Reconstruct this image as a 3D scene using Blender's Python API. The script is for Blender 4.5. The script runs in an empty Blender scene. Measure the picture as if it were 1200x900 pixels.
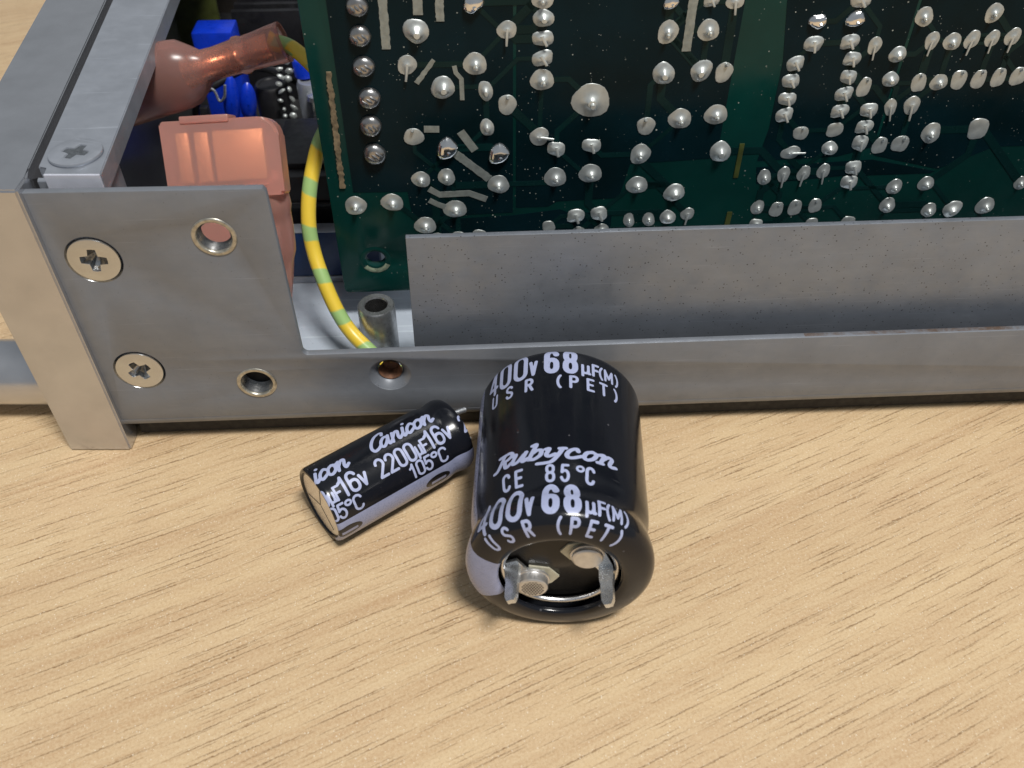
import bpy, bmesh, math, random
import numpy as np
from mathutils import Vector, Matrix

random.seed(7)
np.random.seed(7)
MM = 0.001
R = math.radians
sc = bpy.context.scene
COL = sc.collection

# ------------------------------------------------------------------ camera
cam_d = bpy.data.cameras.new('camera')
cam = bpy.data.objects.new('camera', cam_d)
COL.objects.link(cam)
cam.location = (0, 0, 115 * MM)
cam.rotation_euler = (R(90 - 44.4), 0, 0)
cam_d.sensor_width = 36
cam_d.lens = 31.62
cam_d.clip_start = 0.005
cam_d.clip_end = 20
cam_d.dof.use_dof = True
cam_d.dof.focus_distance = 0.142
cam_d.dof.aperture_fstop = 38
sc.camera = cam

# ------------------------------------------------------------------ world + lamp
w = bpy.data.worlds.new('World')
sc.world = w
w.use_nodes = True
bg = w.node_tree.nodes['Background']
bg.inputs[0].default_value = (0.86, 0.93, 1.0, 1)
bg.inputs[1].default_value = 0.27

def area(name, loc, target, sx, sy, power, colr):
    l = bpy.data.lights.new(name, 'AREA')
    l.shape = 'RECTANGLE'; l.size = sx; l.size_y = sy
    l.energy = power; l.color = colr
    o = bpy.data.objects.new(name, l); COL.objects.link(o)
    o.location = loc
    o.rotation_euler = (Vector(target) - Vector(loc)).to_track_quat('-Z', 'Y').to_euler()
    return o
area('ceiling_lamp', (0.30, -0.32, 1.25), (0, 0.1, 0), 0.30, 0.18, 19.3, (1.0, 0.975, 0.935))

sc.view_settings.view_transform = 'Standard'
sc.view_settings.look = 'None'
sc.view_settings.exposure = 0.0
sc.view_settings.gamma = 1.0

# ------------------------------------------------------------------ node helpers
class NT:
    def __init__(s, name):
        s.m = bpy.data.materials.new(name); s.m.use_nodes = True
        s.t = s.m.node_tree; s.b = s.t.nodes['Principled BSDF']
        s._c = None
    def n(s, typ, **k):
        x = s.t.nodes.new(typ)
        for a, v in k.items(): setattr(x, a, v)
        return x
    def l(s, a, b): s.t.links.new(a, b)
    def put(s, sock, v):
        if hasattr(v, 'is_output') or isinstance(v, bpy.types.NodeSocket): s.l(v, sock)
        else: sock.default_value = v
    def coord(s):                      # object coordinates in millimetres
        if s._c is None:
            tc = s.n('ShaderNodeTexCoord'); mp = s.n('ShaderNodeMapping')
            mp.inputs['Scale'].default_value = (1000, 1000, 1000)
            s.l(tc.outputs['Object'], mp.inputs[0]); s._c = mp.outputs[0]
        return s._c
    def mapped(s, scale=(1, 1, 1), rot=(0, 0, 0), src=None):
        mp = s.n('ShaderNodeMapping')
        mp.inputs['Scale'].default_value = scale; mp.inputs['Rotation'].default_value = rot
        s.l(src or s.coord(), mp.inputs[0]); return mp.outputs[0]
    def noise(s, scale, detail=4, rough=0.55, src=None, dist=0.0):
        x = s.n('ShaderNodeTexNoise')
        x.inputs['Scale'].default_value = scale; x.inputs['Detail'].default_value = detail
        x.inputs['Roughness'].default_value = rough; x.inputs['Distortion'].default_value = dist
        s.l(src or s.coord(), x.inputs['Vector']); return x.outputs['Fac']
    def ramp(s, v, a, b, c0=(0, 0, 0, 1), c1=(1, 1, 1, 1)):
        x = s.n('ShaderNodeValToRGB')
        x.color_ramp.elements[0].position = a; x.color_ramp.elements[1].position = b
        x.color_ramp.elements[0].color = c0; x.color_ramp.elements[1].color = c1
        s.l(v, x.inputs[0]); return x.outputs[0]
    def mix(s, f, a, b, mode='MIX'):
        x = s.n('ShaderNodeMix', data_type='RGBA', blend_type=mode)
        s.put(x.inputs[0], f); s.put(x.inputs[6], a); s.put(x.inputs[7], b); return x.outputs[2]
    def math(s, op, a, b=0.0, c=0.0, clamp=False):
        x = s.n('ShaderNodeMath', operation=op); x.use_clamp = clamp
        s.put(x.inputs[0], a); s.put(x.inputs[1], b); s.put(x.inputs[2], c); return x.outputs[0]
    def maprange(s, v, a, b, c=0.0, d=1.0):
        x = s.n('ShaderNodeMapRange'); s.l(v, x.inputs[0])
        x.inputs[1].default_value = a; x.inputs[2].default_value = b
        x.inputs[3].default_value = c; x.inputs[4].default_value = d; return x.outputs[0]
    def bump(s, h, strength=0.3, dist_mm=0.05):
        x = s.n('ShaderNodeBump'); x.inputs['Strength'].default_value = strength
        x.inputs['Distance'].default_value = dist_mm * MM
        s.l(h, x.inputs['Height']); s.l(x.outputs[0], s.b.inputs['Normal']); return x
    def specks(s, scale, thr, src=None):
        x = s.n('ShaderNodeTexVoronoi'); x.inputs['Scale'].default_value = scale
        s.l(src or s.coord(), x.inputs['Vector'])
        rnd = s.n('ShaderNodeSeparateColor'); s.l(x.outputs['Color'], rnd.inputs[0])
        r = s.math('MULTIPLY', rnd.outputs[0], rnd.outputs[0])
        r = s.math('MULTIPLY', r, thr)
        return s.math('LESS_THAN', x.outputs['Distance'], r)

def c4(c): return (c[0], c[1], c[2], 1)

def simple(name, base, rough=0.5, metal=0.0, var=0.0, nscale=0.5, bump=0.0, bscale=3.0, spec=0.5, coat=0.0):
    s = NT(name); b = s.b
    b.inputs['Roughness'].default_value = rough; b.inputs['Metallic'].default_value = metal
    b.inputs['Specular IOR Level'].default_value = spec
    b.inputs['Coat Weight'].default_value = coat
    if var:
        nz = s.noise(nscale, 5)
        lo = tuple(x * (1 - var) for x in base); hi = tuple(min(1, x * (1 + var)) for x in base)
        s.l(s.ramp(nz, 0.3, 0.7, c4(lo), c4(hi)), b.inputs['Base Color'])
        s.l(s.maprange(s.noise(nscale * 3, 4), 0.3, 0.7, rough * 0.8, min(1, rough * 1.25)), b.inputs['Roughness'])
    else:
        b.inputs['Base Color'].default_value = c4(base)
    if bump: s.bump(s.noise(bscale, 4), bump, 0.05)
    return s.m

# ---- wood laminate
def wood():
    s = NT('beech_laminate')
    base = s.mapped((1, 1, 1), (0, 0, R(-26)))
    wn = s.n('ShaderNodeTexNoise'); wn.inputs['Scale'].default_value = 0.009; wn.inputs['Detail'].default_value = 2
    s.l(base, wn.inputs['Vector'])
    sub = s.n('ShaderNodeVectorMath', operation='SUBTRACT'); s.l(wn.outputs['Color'], sub.inputs[0]); sub.inputs[1].default_value = (.5, .5, .5)
    mul = s.n('ShaderNodeVectorMath', operation='MULTIPLY'); s.l(sub.outputs[0], mul.inputs[0]); mul.inputs[1].default_value = (0, 4, 0)
    add = s.n('ShaderNodeVectorMath', operation='ADD'); s.l(base, add.inputs[0]); s.l(mul.outputs[0], add.inputs[1])
    g = add.outputs[0]
    broad = s.noise(1.0, 3, 0.5, s.mapped((0.006, 0.20, 1), src=g))
    streak = s.noise(1.0, 4, 0.6, s.mapped((0.035, 1.1, 1), src=g))
    fine = s.noise(1.0, 3, 0.65, s.mapped((0.25, 4.5, 1), src=g))
    blotch = s.noise(0.05, 3, 0.5, g)
    c = s.ramp(broad, 0.34, 0.66, (0.470, 0.298, 0.160, 1), (0.618, 0.447, 0.256, 1))
    c = s.mix(s.maprange(streak, .35, .68, 0, .65), c, (0.658, 0.500, 0.306, 1))
    c = s.mix(s.maprange(fine, .48, .78, 0, .40), c, (0.43, 0.275, 0.14, 1))
    c = s.mix(s.maprange(blotch, .48, .70, 0, .4), c, (0.53, 0.355, 0.205, 1))
    def dashes(L, W, hl, hw, thr, seed):
        q = s.mapped((1 / L, 1 / W, 1), src=g); 
        off = s.n('ShaderNodeVectorMath', operation='ADD'); s.l(q, off.inputs[0]); off.inputs[1].default_value = (seed, seed * 1.7, 0)
        v = s.n('ShaderNodeTexVoronoi', voronoi_dimensions='2D'); v.inputs['Scale'].default_value = 1
        s.l(off.outputs[0], v.inputs['Vector'])
        d = s.n('ShaderNodeVectorMath', operation='SUBTRACT'); s.l(off.outputs[0], d.inputs[0]); s.l(v.outputs['Position'], d.inputs[1])
        sx = s.n('ShaderNodeSeparateXYZ'); s.l(d.outputs[0], sx.inputs[0])
        a = s.math('POWER', s.math('DIVIDE', sx.outputs[0], hl / L), 2.0)
        a = s.math('POWER', s.math('ABSOLUTE', s.math('DIVIDE', sx.outputs[0], hl / L)), 2.0)
        jit = s.math('MULTIPLY', s.math('SUBTRACT', s.noise(1.3, 3, 0.6, g), 0.5), 0.42 / W)
        b = s.math('POWER', s.math('ABSOLUTE', s.math('DIVIDE', s.math('ADD', sx.outputs[1], jit), hw / W)), 2.0)
        r = s.math('SQRT', s.math('ADD', a, b))
        m = s.maprange(r, 1.0, 0.35)
        sp = s.n('ShaderNodeSeparateColor'); s.l(v.outputs['Color'], sp.inputs[0])
        return s.math('MULTIPLY', m, s.maprange(sp.outputs[0], thr, thr + .45, 0.0, 1.0))
    d1 = dashes(17, 1.6, 6.2, 0.17, 0.05, 3.3)
    d2 = dashes(7, .9, 2.5, 0.12, 0.15, 11.7)
    d3 = dashes(34, 3.1, 13.0, 0.16, 0.1, 21.1)
    dm = s.math('MAXIMUM', s.math('MAXIMUM', d1, s.math('MULTIPLY', d2, 0.7)), d3)
    c = s.mix(s.math('MULTIPLY', dm, s.maprange(s.noise(.8, 3, .6, g), .3, .55, .45, .95)), c, (0.225, 0.125, 0.055, 1))
    grainy = s.noise(2.3, 4, 0.75)
    c = s.mix(s.maprange(grainy, .40, .66, 0, 0.45), c, (0.75, 0.60, 0.39, 1))
    c = s.mix(s.maprange(s.noise(2.8, 4, 0.75, base), .50, .70, 0, 0.5), c, (0.38, 0.245, 0.13, 1))
    c = s.mix(s.math('MULTIPLY', s.specks(2.4, 0.27), .5), c, (0.86, 0.77, 0.62, 1))
    s.l(c, s.b.inputs['Base Color'])
    s.l(s.maprange(s.noise(2.5, 3), .3, .7, .36, .52), s.b.inputs['Roughness'])
    s.b.inputs['Specular IOR Level'].default_value = 0.4
    h = s.math('SUBTRACT', s.math('MULTIPLY', s.noise(3.2, 3, .6), 0.5), s.math('MULTIPLY', dm, 0.8))
    s.bump(h, 0.35, 0.08)
    return s.m

# ---- sheet steel
def steel(name, base, rough, metal, speck=0.0, scuff=0.25, grimebase=None, bump=.06, rusty=False):
    s = NT(name)
    nz = s.noise(0.12, 6, 0.6)
    c = s.ramp(nz, 0.3, 0.72, c4([x * (1 - .10) for x in base]), c4([x * 1.10 for x in base]))
    st = s.noise(1, 4, .6, s.mapped((0.06, 0.8, 0.5)))
    c = s.mix(s.maprange(st, .5, .8, 0, scuff), c, c4([x * .72 for x in base]))
    blot = s.noise(0.35, 5, .65, s.mapped((.35, 1, 1)))
    c = s.mix(s.maprange(blot, .56, .74, 0, scuff), c, c4([min(1, x * 1.35) for x in base]))
    if speck:
        c = s.mix(s.math('MULTIPLY', s.specks(2.0, speck), .75), c, (0.03, 0.028, 0.03, 1))
    if grimebase:
        c = s.mix(s.maprange(s.noise(.22, 5, .7, dist=.6), .54, .72, 0, .55), c, c4(grimebase))
    if bump:
        scr = s.noise(1, 3, .5, s.mapped((0.05, 1, 4.5), (0, R(7), 0)))
        c = s.mix(s.math('MULTIPLY', s.maprange(scr, .66, .70), .35), c, c4([min(1, x * 1.7) for x in base]))
        sm_ = s.noise(.16, 5, .7, s.mapped((.3, 1, 1)), .4)
        c = s.mix(s.maprange(sm_, .55, .75, 0, .22), c, c4((base[0] * 1.5, base[1] * 1.5, base[2] * 1.55)))
    if rusty:
        sx = s.n('ShaderNodeSeparateXYZ'); s.l(s.coord(), sx.inputs[0])
        m_ = s.math('MULTIPLY', s.math('GREATER_THAN', sx.outputs[2], 19.72), s.math('LESS_THAN', sx.outputs[2], 20.4))
        m_ = s.math('MULTIPLY', m_, s.math('GREATER_THAN', sx.outputs[1], .3))
        m_ = s.math('MULTIPLY', m_, s.math('GREATER_THAN', sx.outputs[0], 33.0))
        m_ = s.math('MULTIPLY', m_, s.maprange(s.noise(.35, 6, .75), .36, .6))
        c = s.mix(m_, c, (0.13, 0.088, 0.066, 1))
    s.l(c, s.b.inputs['Base Color'])
    s.b.inputs['Metallic'].default_value = metal
    s.b.inputs['Roughness'].default_value = rough
    if bump: s.l(s.maprange(s.noise(.5, 5), .3, .7, rough * .7, rough * 1.3), s.b.inputs['Roughness'])
    if bump: s.bump(s.noise(2.2, 4), bump, 0.05)
    return s.m

M = {}
M['wood'] = wood()
M['plate'] = steel('zinc_plate', (0.200, 0.215, 0.242), 0.42, 0.30, 0.12, 0.18, None, .06, True)
M['flange'] = steel('speckled_zinc', (0.225, 0.247, 0.285), 0.40, 0.45, 0.26, 0.25)
M['floor'] = steel('bright_zinc_floor', (0.50, 0.56, 0.64), 0.45, 0.25, 0.14)
M['panel'] = steel('satin_aluminium', (0.57, 0.58, 0.61), 0.27, 0.88, 0.0, 0.03, None, 0)
M['rail'] = steel('grey_rail', (0.34, 0.365, 0.41), 0.42, 0.5, 0.07, 0.12)
M['chrome'] = simple('screw_chrome', (0.58, 0.61, 0.65), 0.2, 1.0, 0.03, 0.3)
M['recess'] = simple('screw_recess', (0.42, 0.43, 0.44), 0.2, 1.0, 0.2, 2.0)
M['alu'] = simple('aluminium', (0.70, 0.70, 0.71), 0.3, 1.0, 0.08, 1.0, 0.1, 3)
M['tin'] = simple('tinned_terminal', (0.66, 0.68, 0.70), 0.28, 0.9, 0.12, 1.5, 0.3, 3)
M['solder'] = simple('solder', (0.50, 0.53, 0.52), 0.38, 0.60, 0.32, 0.9, 0.6, 1.4)
M['solder_bright'] = simple('bright_solder', (0.80, 0.81, 0.82), 0.15, 1.0, 0.15, 0.8, 0.25, 1.0)
M['solder_dark'] = simple('dull_solder', (0.36, 0.36, 0.36), 0.28, 0.95, 0.3, 0.9, 0.35, 1.6)
M['track'] = simple('tinned_track', (0.33, 0.36, 0.34), 0.5, 0.6, 0.2, 1.0, 0.3, 2)
M['rustline'] = simple('oxidised_track', (0.24, 0.19, 0.12), 0.6, 0.4, 0.5, 1.2, 0.6, 2)
M['black'] = simple('black_plastic', (0.010, 0.010, 0.012), 0.42, 0, 0.3, 0.3)
M['pan'] = simple('black_paint', (0.012, 0.012, 0.013), 0.6, 0, 0.3, 0.3)
def sleevemat():
    s = NT('black_sleeve'); b = s.b
    c = s.mix(s.math('MULTIPLY', s.specks(.55, .10), .6), (0.0065, 0.0075, 0.011, 1), (0.11, 0.11, 0.12, 1))
    sc_ = s.noise(1, 3, .5, s.mapped((3.0, .12, .5), (0, 0, R(24))))
    c = s.mix(s.math('MULTIPLY', s.maprange(sc_, .70, .74), .25), c, (0.08, 0.08, 0.09, 1))
    s.l(c, b.inputs['Base Color'])
    s.l(s.maprange(s.noise(.25, 5, .65), .35, .7, .13, .27), b.inputs['Roughness'])
    b.inputs['Specular IOR Level'].default_value = .42
    s.bump(s.noise(1, 2, .5, s.mapped((.10, .45, .45))), .10, .18)
    return s.m
M['sleeve'] = sleevemat()
def printmat():
    s = NT('lavender_print')
    w_ = s.math('MULTIPLY', s.maprange(s.noise(1.6, 4, .7), .60, .72), .55)
    s.l(s.mix(w_, (0.37, 0.41, 0.60, 1), (0.12, 0.13, 0.19, 1)), s.b.inputs['Base Color'])
    s.l(s.maprange(s.noise(.4, 4), .3, .7, .26, .45), s.b.inputs['Roughness'])
    return s.m
M['print'] = printmat()
M['stripe'] = simple('lavender_stripe', (0.27, 0.30, 0.45), 0.28, 0, 0.07, 0.8)
M['phenolic'] = simple('black_phenolic', (0.012, 0.011, 0.010), 0.35, 0, 0.3, 0.8, 0.15, 2)
M['washer'] = simple('fibre_washer', (0.55, 0.52, 0.40), 0.5, 0, 0.1, 1.0)
M['blue'] = simple('blue_plastic', (0.004, 0.035, 0.50), 0.3, 0, 0.15, 0.4)
M['navy'] = simple('navy_plastic', (0.008, 0.030, 0.10), 0.4, 0, 0.2, 0.2)
M['copper'] = simple('copper_barrel', (0.86, 0.46, 0.26), 0.25, 1.0, 0.1, 0.5)
M['olive'] = simple('olive_board', (0.05, 0.06, 0.012), 0.5, 0, 0.4, 0.3)
M['insert'] = simple('threaded_insert', (0.46, 0.44, 0.38), 0.32, 0.8, 0.25, 1.2, .15, 2)
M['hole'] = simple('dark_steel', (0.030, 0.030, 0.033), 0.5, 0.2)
M['rivet'] = simple('rivet_metal', (0.62, 0.61, 0.60), 0.36, 0.8, 0.1, 1.0)
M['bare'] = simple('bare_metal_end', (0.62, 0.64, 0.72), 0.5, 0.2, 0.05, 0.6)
M['worn'] = simple('worn_mask', (0.20, 0.24, 0.17), 0.6, 0, 0.6, 0.9, 0.3, 2)
M['thread'] = simple('dark_thread', (0.20, 0.20, 0.20), 0.3, 0.9, 0.2, 1.0)  # darkened metal puts shade into the insert threads and post bore
M['post'] = simple('turned_aluminium', (0.42, 0.43, 0.44), 0.32, 0.85, 0.2, 0.8, 0.15, 2)
M['rust'] = simple('rusty_hole', (0.16, 0.075, 0.04), 0.7, 0.2, 0.5, 1.0, 0.5, 2)

def pinkmat(name, colr, trans, rough):
    s = NT(name)
    s.b.inputs['Base Color'].default_value = c4(colr)
    s.b.inputs['Transmission Weight'].default_value = trans
    s.b.inputs['Roughness'].default_value = rough
    s.b.inputs['IOR'].default_value = 1.35
    s.b.inputs['Subsurface Weight'].default_value = 0.0
    return s.m
M['pink'] = pinkmat('salmon_nylon', (0.93, 0.50, 0.42), 0.72, 0.28)
M['pinkdeep'] = pinkmat('brown_pink_nylon', (0.78, 0.42, 0.36), 0.78, 0.24)
M['tabglow'] = simple('brass_tab', (0.90, 0.60, 0.32), 0.4, 0.6)

def pcbmat():
    s = NT('green_solder_mask')
    c = s.ramp(s.noise(0.05, 4), 0.35, 0.7, (0.0025, 0.030, 0.026, 1), (0.0035, 0.048, 0.041, 1))
    sp = s.math('MULTIPLY', s.specks(0.9, 0.14), s.maprange(s.noise(0.13, 3), .46, .6))
    sp = s.math('MAXIMUM', sp, s.math('MULTIPLY', s.specks(1.9, 0.2), s.maprange(s.noise(0.16, 3, .6), .54, .64)))
    c = s.mix(sp, c, (0.42, 0.44, 0.40, 1))
    s.l(c, s.b.inputs['Base Color'])
    s.l(s.maprange(s.noise(.3, 5), .3, .7, .12, .28), s.b.inputs['Roughness'])
    s.b.inputs['Specular IOR Level'].default_value = .22
    s.bump(s.math('ADD', s.noise(.6, 4), sp), 0.12, 0.08)
    return s.m
M['pcb'] = pcbmat()
def pourmat():
    s = NT('mask_over_copper')
    c = s.ramp(s.noise(0.06, 4), 0.35, 0.7, (0.0018, 0.0085, 0.0105, 1), (0.0025, 0.015, 0.021, 1))
    sp = s.math('MULTIPLY', s.specks(1.0, 0.14), s.maprange(s.noise(0.13, 3), .46, .6))
    sp = s.math('MAXIMUM', sp, s.math('MULTIPLY', s.specks(2.0, 0.2), s.maprange(s.noise(0.17, 3, .6), .53, .63)))
    c = s.mix(sp, c, (0.42, 0.44, 0.40, 1))
    s.l(c, s.b.inputs['Base Color'])
    s.l(s.maprange(s.noise(.3, 5), .3, .7, .14, .3), s.b.inputs['Roughness'])
    s.b.inputs['Specular IOR Level'].default_value = .10
    s.bump(s.math('ADD', s.noise(.6, 4), sp), 0.12, 0.08)
    return s.m
M['pour'] = pourmat()
M['masktrack'] = simple('mask_over_track', (0.0028, 0.0185, 0.0185), 0.25, 0, 0.25, 0.1, 0, 1, 0.16)

def wiremat():
    s = NT('yellow_green_insulation')
    uv = s.n('ShaderNodeUVMap'); sx = s.n('ShaderNodeSeparateXYZ'); s.l(uv.outputs[0], sx.inputs[0])
    # u = millimetres along the wire, v = around; the green stripe spirals round the wire
    ph = s.math('FRACT', s.math('ADD', s.math('DIVIDE', sx.outputs[0], 7.6), s.math('MULTIPLY', sx.outputs[1], 0.25)))
    tri = s.math('ABSOLUTE', s.math('SUBTRACT', ph, 0.5))
    g = s.math('MULTIPLY', s.maprange(s.math('ADD', tri, s.math('MULTIPLY', s.math('SUBTRACT', s.noise(.35, 2), .5), .12)), .19, .14), .9)
    c = s.mix(g, (0.78, 0.56, 0.055, 1), (0.27, 0.50, 0.20, 1))
    s.l(c, s.b.inputs['Base Color']); s.b.inputs['Roughness'].default_value = .33
    return s.m
M['wire'] = wiremat()

# ------------------------------------------------------------------ object helpers
def tag(o, label=None, cat=None, group=None, kind=None):
    if label: o['label'] = label
    if cat: o['category'] = cat
    if group: o['group'] = group
    if kind: o['kind'] = kind
    return o
def empty(name, loc=(0, 0, 0), rz=0.0, label=None, cat=None):
    o = bpy.data.objects.new(name, None); COL.objects.link(o)
    o.location = Vector(loc) * MM; o.rotation_euler = (0, 0, rz); o.empty_display_size = 0.01
    return tag(o, label, cat)
def mesh_from_bm(name, bm, mat, smooth=None, scale=True):
    if scale: bmesh.ops.scale(bm, vec=(MM, MM, MM), verts=bm.verts)
    me = bpy.data.meshes.new(name); bm.to_mesh(me); bm.free()
    if mat is not None: me.materials.append(M[mat] if isinstance(mat, str) else mat)
    if smooth is not None:
        if smooth >= 179: me.shade_smooth()
        else: me.shade_smooth(); me.set_sharp_from_angle(angle=R(smooth))
    return me
def link(name, me, parent=None, loc=(0, 0, 0), rot=(0, 0, 0), scl=(1, 1, 1)):
    o = bpy.data.objects.new(name, me); COL.objects.link(o)
    o.parent = parent; o.location = Vector(loc) * MM; o.rotation_euler = rot; o.scale = scl
    return o
def build(name, bm, mat, parent=None, smooth=35, loc=(0, 0, 0), rot=(0, 0, 0)):
    bmesh.ops.recalc_face_normals(bm, faces=bm.faces)
    return link(name, mesh_from_bm(name, bm, mat, smooth), parent, loc, rot)

def add_box(bm, x0, x1, y0, y1, z0, z1, bev=0.0, seg=2, mtx=None):
    r = bmesh.ops.create_cube(bm, size=1.0)
    vs = r['verts']
    for v in vs:
        v.co = Vector((x0 + (v.co.x + .5) * (x1 - x0), y0 + (v.co.y + .5) * (y1 - y0), z0 + (v.co.z + .5) * (z1 - z0)))
    out = list(vs)
    if bev:
        es = list({e for v in vs for e in v.link_edges})
        r2 = bmesh.ops.bevel(bm, geom=es, offset=bev, segments=seg, affect='EDGES', profile=.5)
        out = list({v for f in r2['faces'] for v in f.verts} | {v for v in vs if v.is_valid})
    if mtx is not None: bmesh.ops.transform(bm, matrix=mtx, verts=[v for v in out if v.is_valid])
    return out
def add_prism(bm, poly, z0, z1, bev=0.0):
    lo = [bm.verts.new((x, y, z0)) for x, y in poly]; hi = [bm.verts.new((x, y, z1)) for x, y in poly]
    n = len(poly); fs = [bm.faces.new(lo[::-1]), bm.faces.new(hi)]
    for i in range(n): fs.append(bm.faces.new((lo[i], lo[(i + 1) % n], hi[(i + 1) % n], hi[i])))
    if bev:
        bmesh.ops.bevel(bm, geom=list({e for f in fs for e in f.edges}), offset=bev, segments=2, affect='EDGES')
def add_lathe(bm, prof, n=48, axis='z', cap0=False, cap1=False, mtx=None, a0=0.0, a1=2 * math.pi):
    """prof: (h, r) pairs. axis 'x': (h, -r sin, r cos); 'y': (r cos, h, r sin); 'z': (r cos, r sin, h)"""
    full = abs(a1 - a0 - 2 * math.pi) < 1e-6
    rings = []
    cnt = n if full else n + 1
    for h, r in prof:
        ring = []
        for i in range(cnt):
            a = a0 + (a1 - a0) * i / n
            c, s_ = math.cos(a), math.sin(a)
            p = {'x': (h, -r * s_, r * c), 'y': (r * c, h, r * s_), 'z': (r * c, r * s_, h)}[axis]
            p = Vector(p)
            ring.append(bm.verts.new(mtx @ p if mtx is not None else p))
        rings.append(ring)
    for a, b in zip(rings, rings[1:]):
        for i in range(n if full else n):
            j = (i + 1) % cnt if full else i + 1
            bm.faces.new((a[i], a[j], b[j], b[i]))
    if cap0: bm.faces.new(rings[0][::-1])
    if cap1: bm.faces.new(rings[-1])
    return rings
def add_tube(bm, pts, r, n=12, uv=None, caps=True):
    pts = [Vector(p) for p in pts]
    rad = r if hasattr(r, '__len__') else [r] * len(pts)
    t0 = (pts[1] - pts[0]).normalized()
    up = Vector((0, 0, 1)) if abs(t0.z) < .9 else Vector((1, 0, 0))
    u = t0.cross(up).normalized(); rings = []; L = 0.0; lens = []
    for i, p in enumerate(pts):
        t = ((pts[min(i + 1, len(pts) - 1)] - pts[max(i - 1, 0)])).normalized()
        u = (u - t * u.dot(t)).normalized(); v = t.cross(u)
        rings.append([bm.verts.new(p + (u * math.cos(2 * math.pi * k / n) + v * math.sin(2 * math.pi * k / n)) * rad[i]) for k in range(n)])
        if i: L += (p - pts[i - 1]).length
        lens.append(L)
    lay = bm.loops.layers.uv.verify() if uv else None
    for i in range(len(pts) - 1):
        for k in range(n):
            f = bm.faces.new((rings[i][k], rings[i][(k + 1) % n], rings[i + 1][(k + 1) % n], rings[i + 1][k]))
            if uv:
                for lp, (a, b) in zip(f.loops, ((i, k), (i, k + 1), (i + 1, k + 1), (i + 1, k))):
                    lp[lay].uv = (lens[a], b / n)
    if caps: bm.faces.new(rings[0][::-1]); bm.faces.new(rings[-1])
def spline(P, n=8):
    P = [np.array(p, float) for p in P]; out = []
    for i in range(len(P) - 1):
        p0 = P[i - 1] if i else 2 * P[0] - P[1]; p1, p2 = P[i], P[i + 1]
        p3 = P[i + 2] if i + 2 < len(P) else 2 * P[-1] - P[-2]
        for k in range(n):
            t = k / n
            out.append(.5 * (2 * p1 + (p2 - p0) * t + (2 * p0 - 5 * p1 + 4 * p2 - p3) * t * t + (3 * p1 - p0 - 3 * p2 + p3) * t ** 3))
    out.append(P[-1]); return out
def circ(cx, cy, r, n=40, ry=None, ph=0.0):
    ry = ry or r
    return [(cx + r * math.cos(2 * math.pi * i / n + ph), cy + ry * math.sin(2 * math.pi * i / n + ph)) for i in range(n)]
def sheet(outline, holes, thick, bev=0.08, yfront=0.0):
    """flat sheet with real holes in the local x-z plane, front face at y=yfront looking to -y"""
    cu = bpy.data.curves.new('tmp', 'CURVE'); cu.dimensions = '2D'; cu.fill_mode = 'BOTH'
    for lp in [outline] + list(holes):
        sp = cu.splines.new('POLY'); sp.points.add(len(lp) - 1)
        for q, (x, z) in zip(sp.points, lp): q.co = (x, z, 0, 1)
        sp.use_cyclic_u = True
    cu.extrude = thick / 2 - bev; cu.bevel_depth = bev; cu.bevel_resolution = 1; cu.offset = -bev
    o = bpy.data.objects.new('tmp', cu); COL.objects.link(o)
    dg = bpy.context.evaluated_depsgraph_get()
    me = bpy.data.meshes.new_from_object(o.evaluated_get(dg))
    bm = bmesh.new(); bm.from_mesh(me)
    bpy.data.objects.remove(o); bpy.data.curves.remove(cu); bpy.data.meshes.remove(me)
    for v in bm.verts:
        x, z, d = v.co; v.co = (x, yfront + thick / 2 - d, z)
    bmesh.ops.remove_doubles(bm, verts=bm.verts, dist=1e-4)
    return bm
def rot_mtx(loc, rot=(0, 0, 0), scl=(1, 1, 1)):
    from mathutils import Euler
    return Matrix.Translation(loc) @ Euler(rot).to_matrix().to_4x4() @ Matrix.Diagonal((*scl, 1))

# ================================================================== TABLE
bm = bmesh.new()
add_box(bm, -900, 900, -500, 1100, -25, 0)
tag(build('table_top', bm, 'wood', None, None), kind='structure')

# ================================================================== CHASSIS
YAW = math.atan(0.05)
OX, OY = -64.7, 102.3
def w2l(X, Y):
    dx, dy = X - OX, Y - OY; c, s_ = math.cos(YAW), math.sin(YAW)
    return (dx * c + dy * s_, -dx * s_ + dy * c)
ch = empty('equipment_chassis', (OX, OY, 0), YAW, 'open grey metal equipment chassis with cut-away side plate behind the capacitors', 'chassis')

# front plate with two insert holes, one dimpled hole, two countersinks
XR = 230
r_ = 0.9
outline = [(0.05, 6.4), (XR, 6.4), (XR, 19.9)]
outline += [(32.0 + r_ - r_ * math.sin(a), 19.6 + r_ - r_ * math.cos(a)) for a in [i * math.pi / 2 / 5 for i in range(6)]]
outline += [(31.8, 49.2), (31.4, 49.7), (0.05, 50.0)]
holes = [circ(23.4, 42.2, 2.45), circ(23.7, 13.9, 2.5), circ(45.1, 14.6, 3.3), circ(5.9, 38.9, 3.86, 56), circ(6.1, 17.5, 3.86, 56)]
bm = sheet(outline, holes, 1.2, 0.16)
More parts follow.
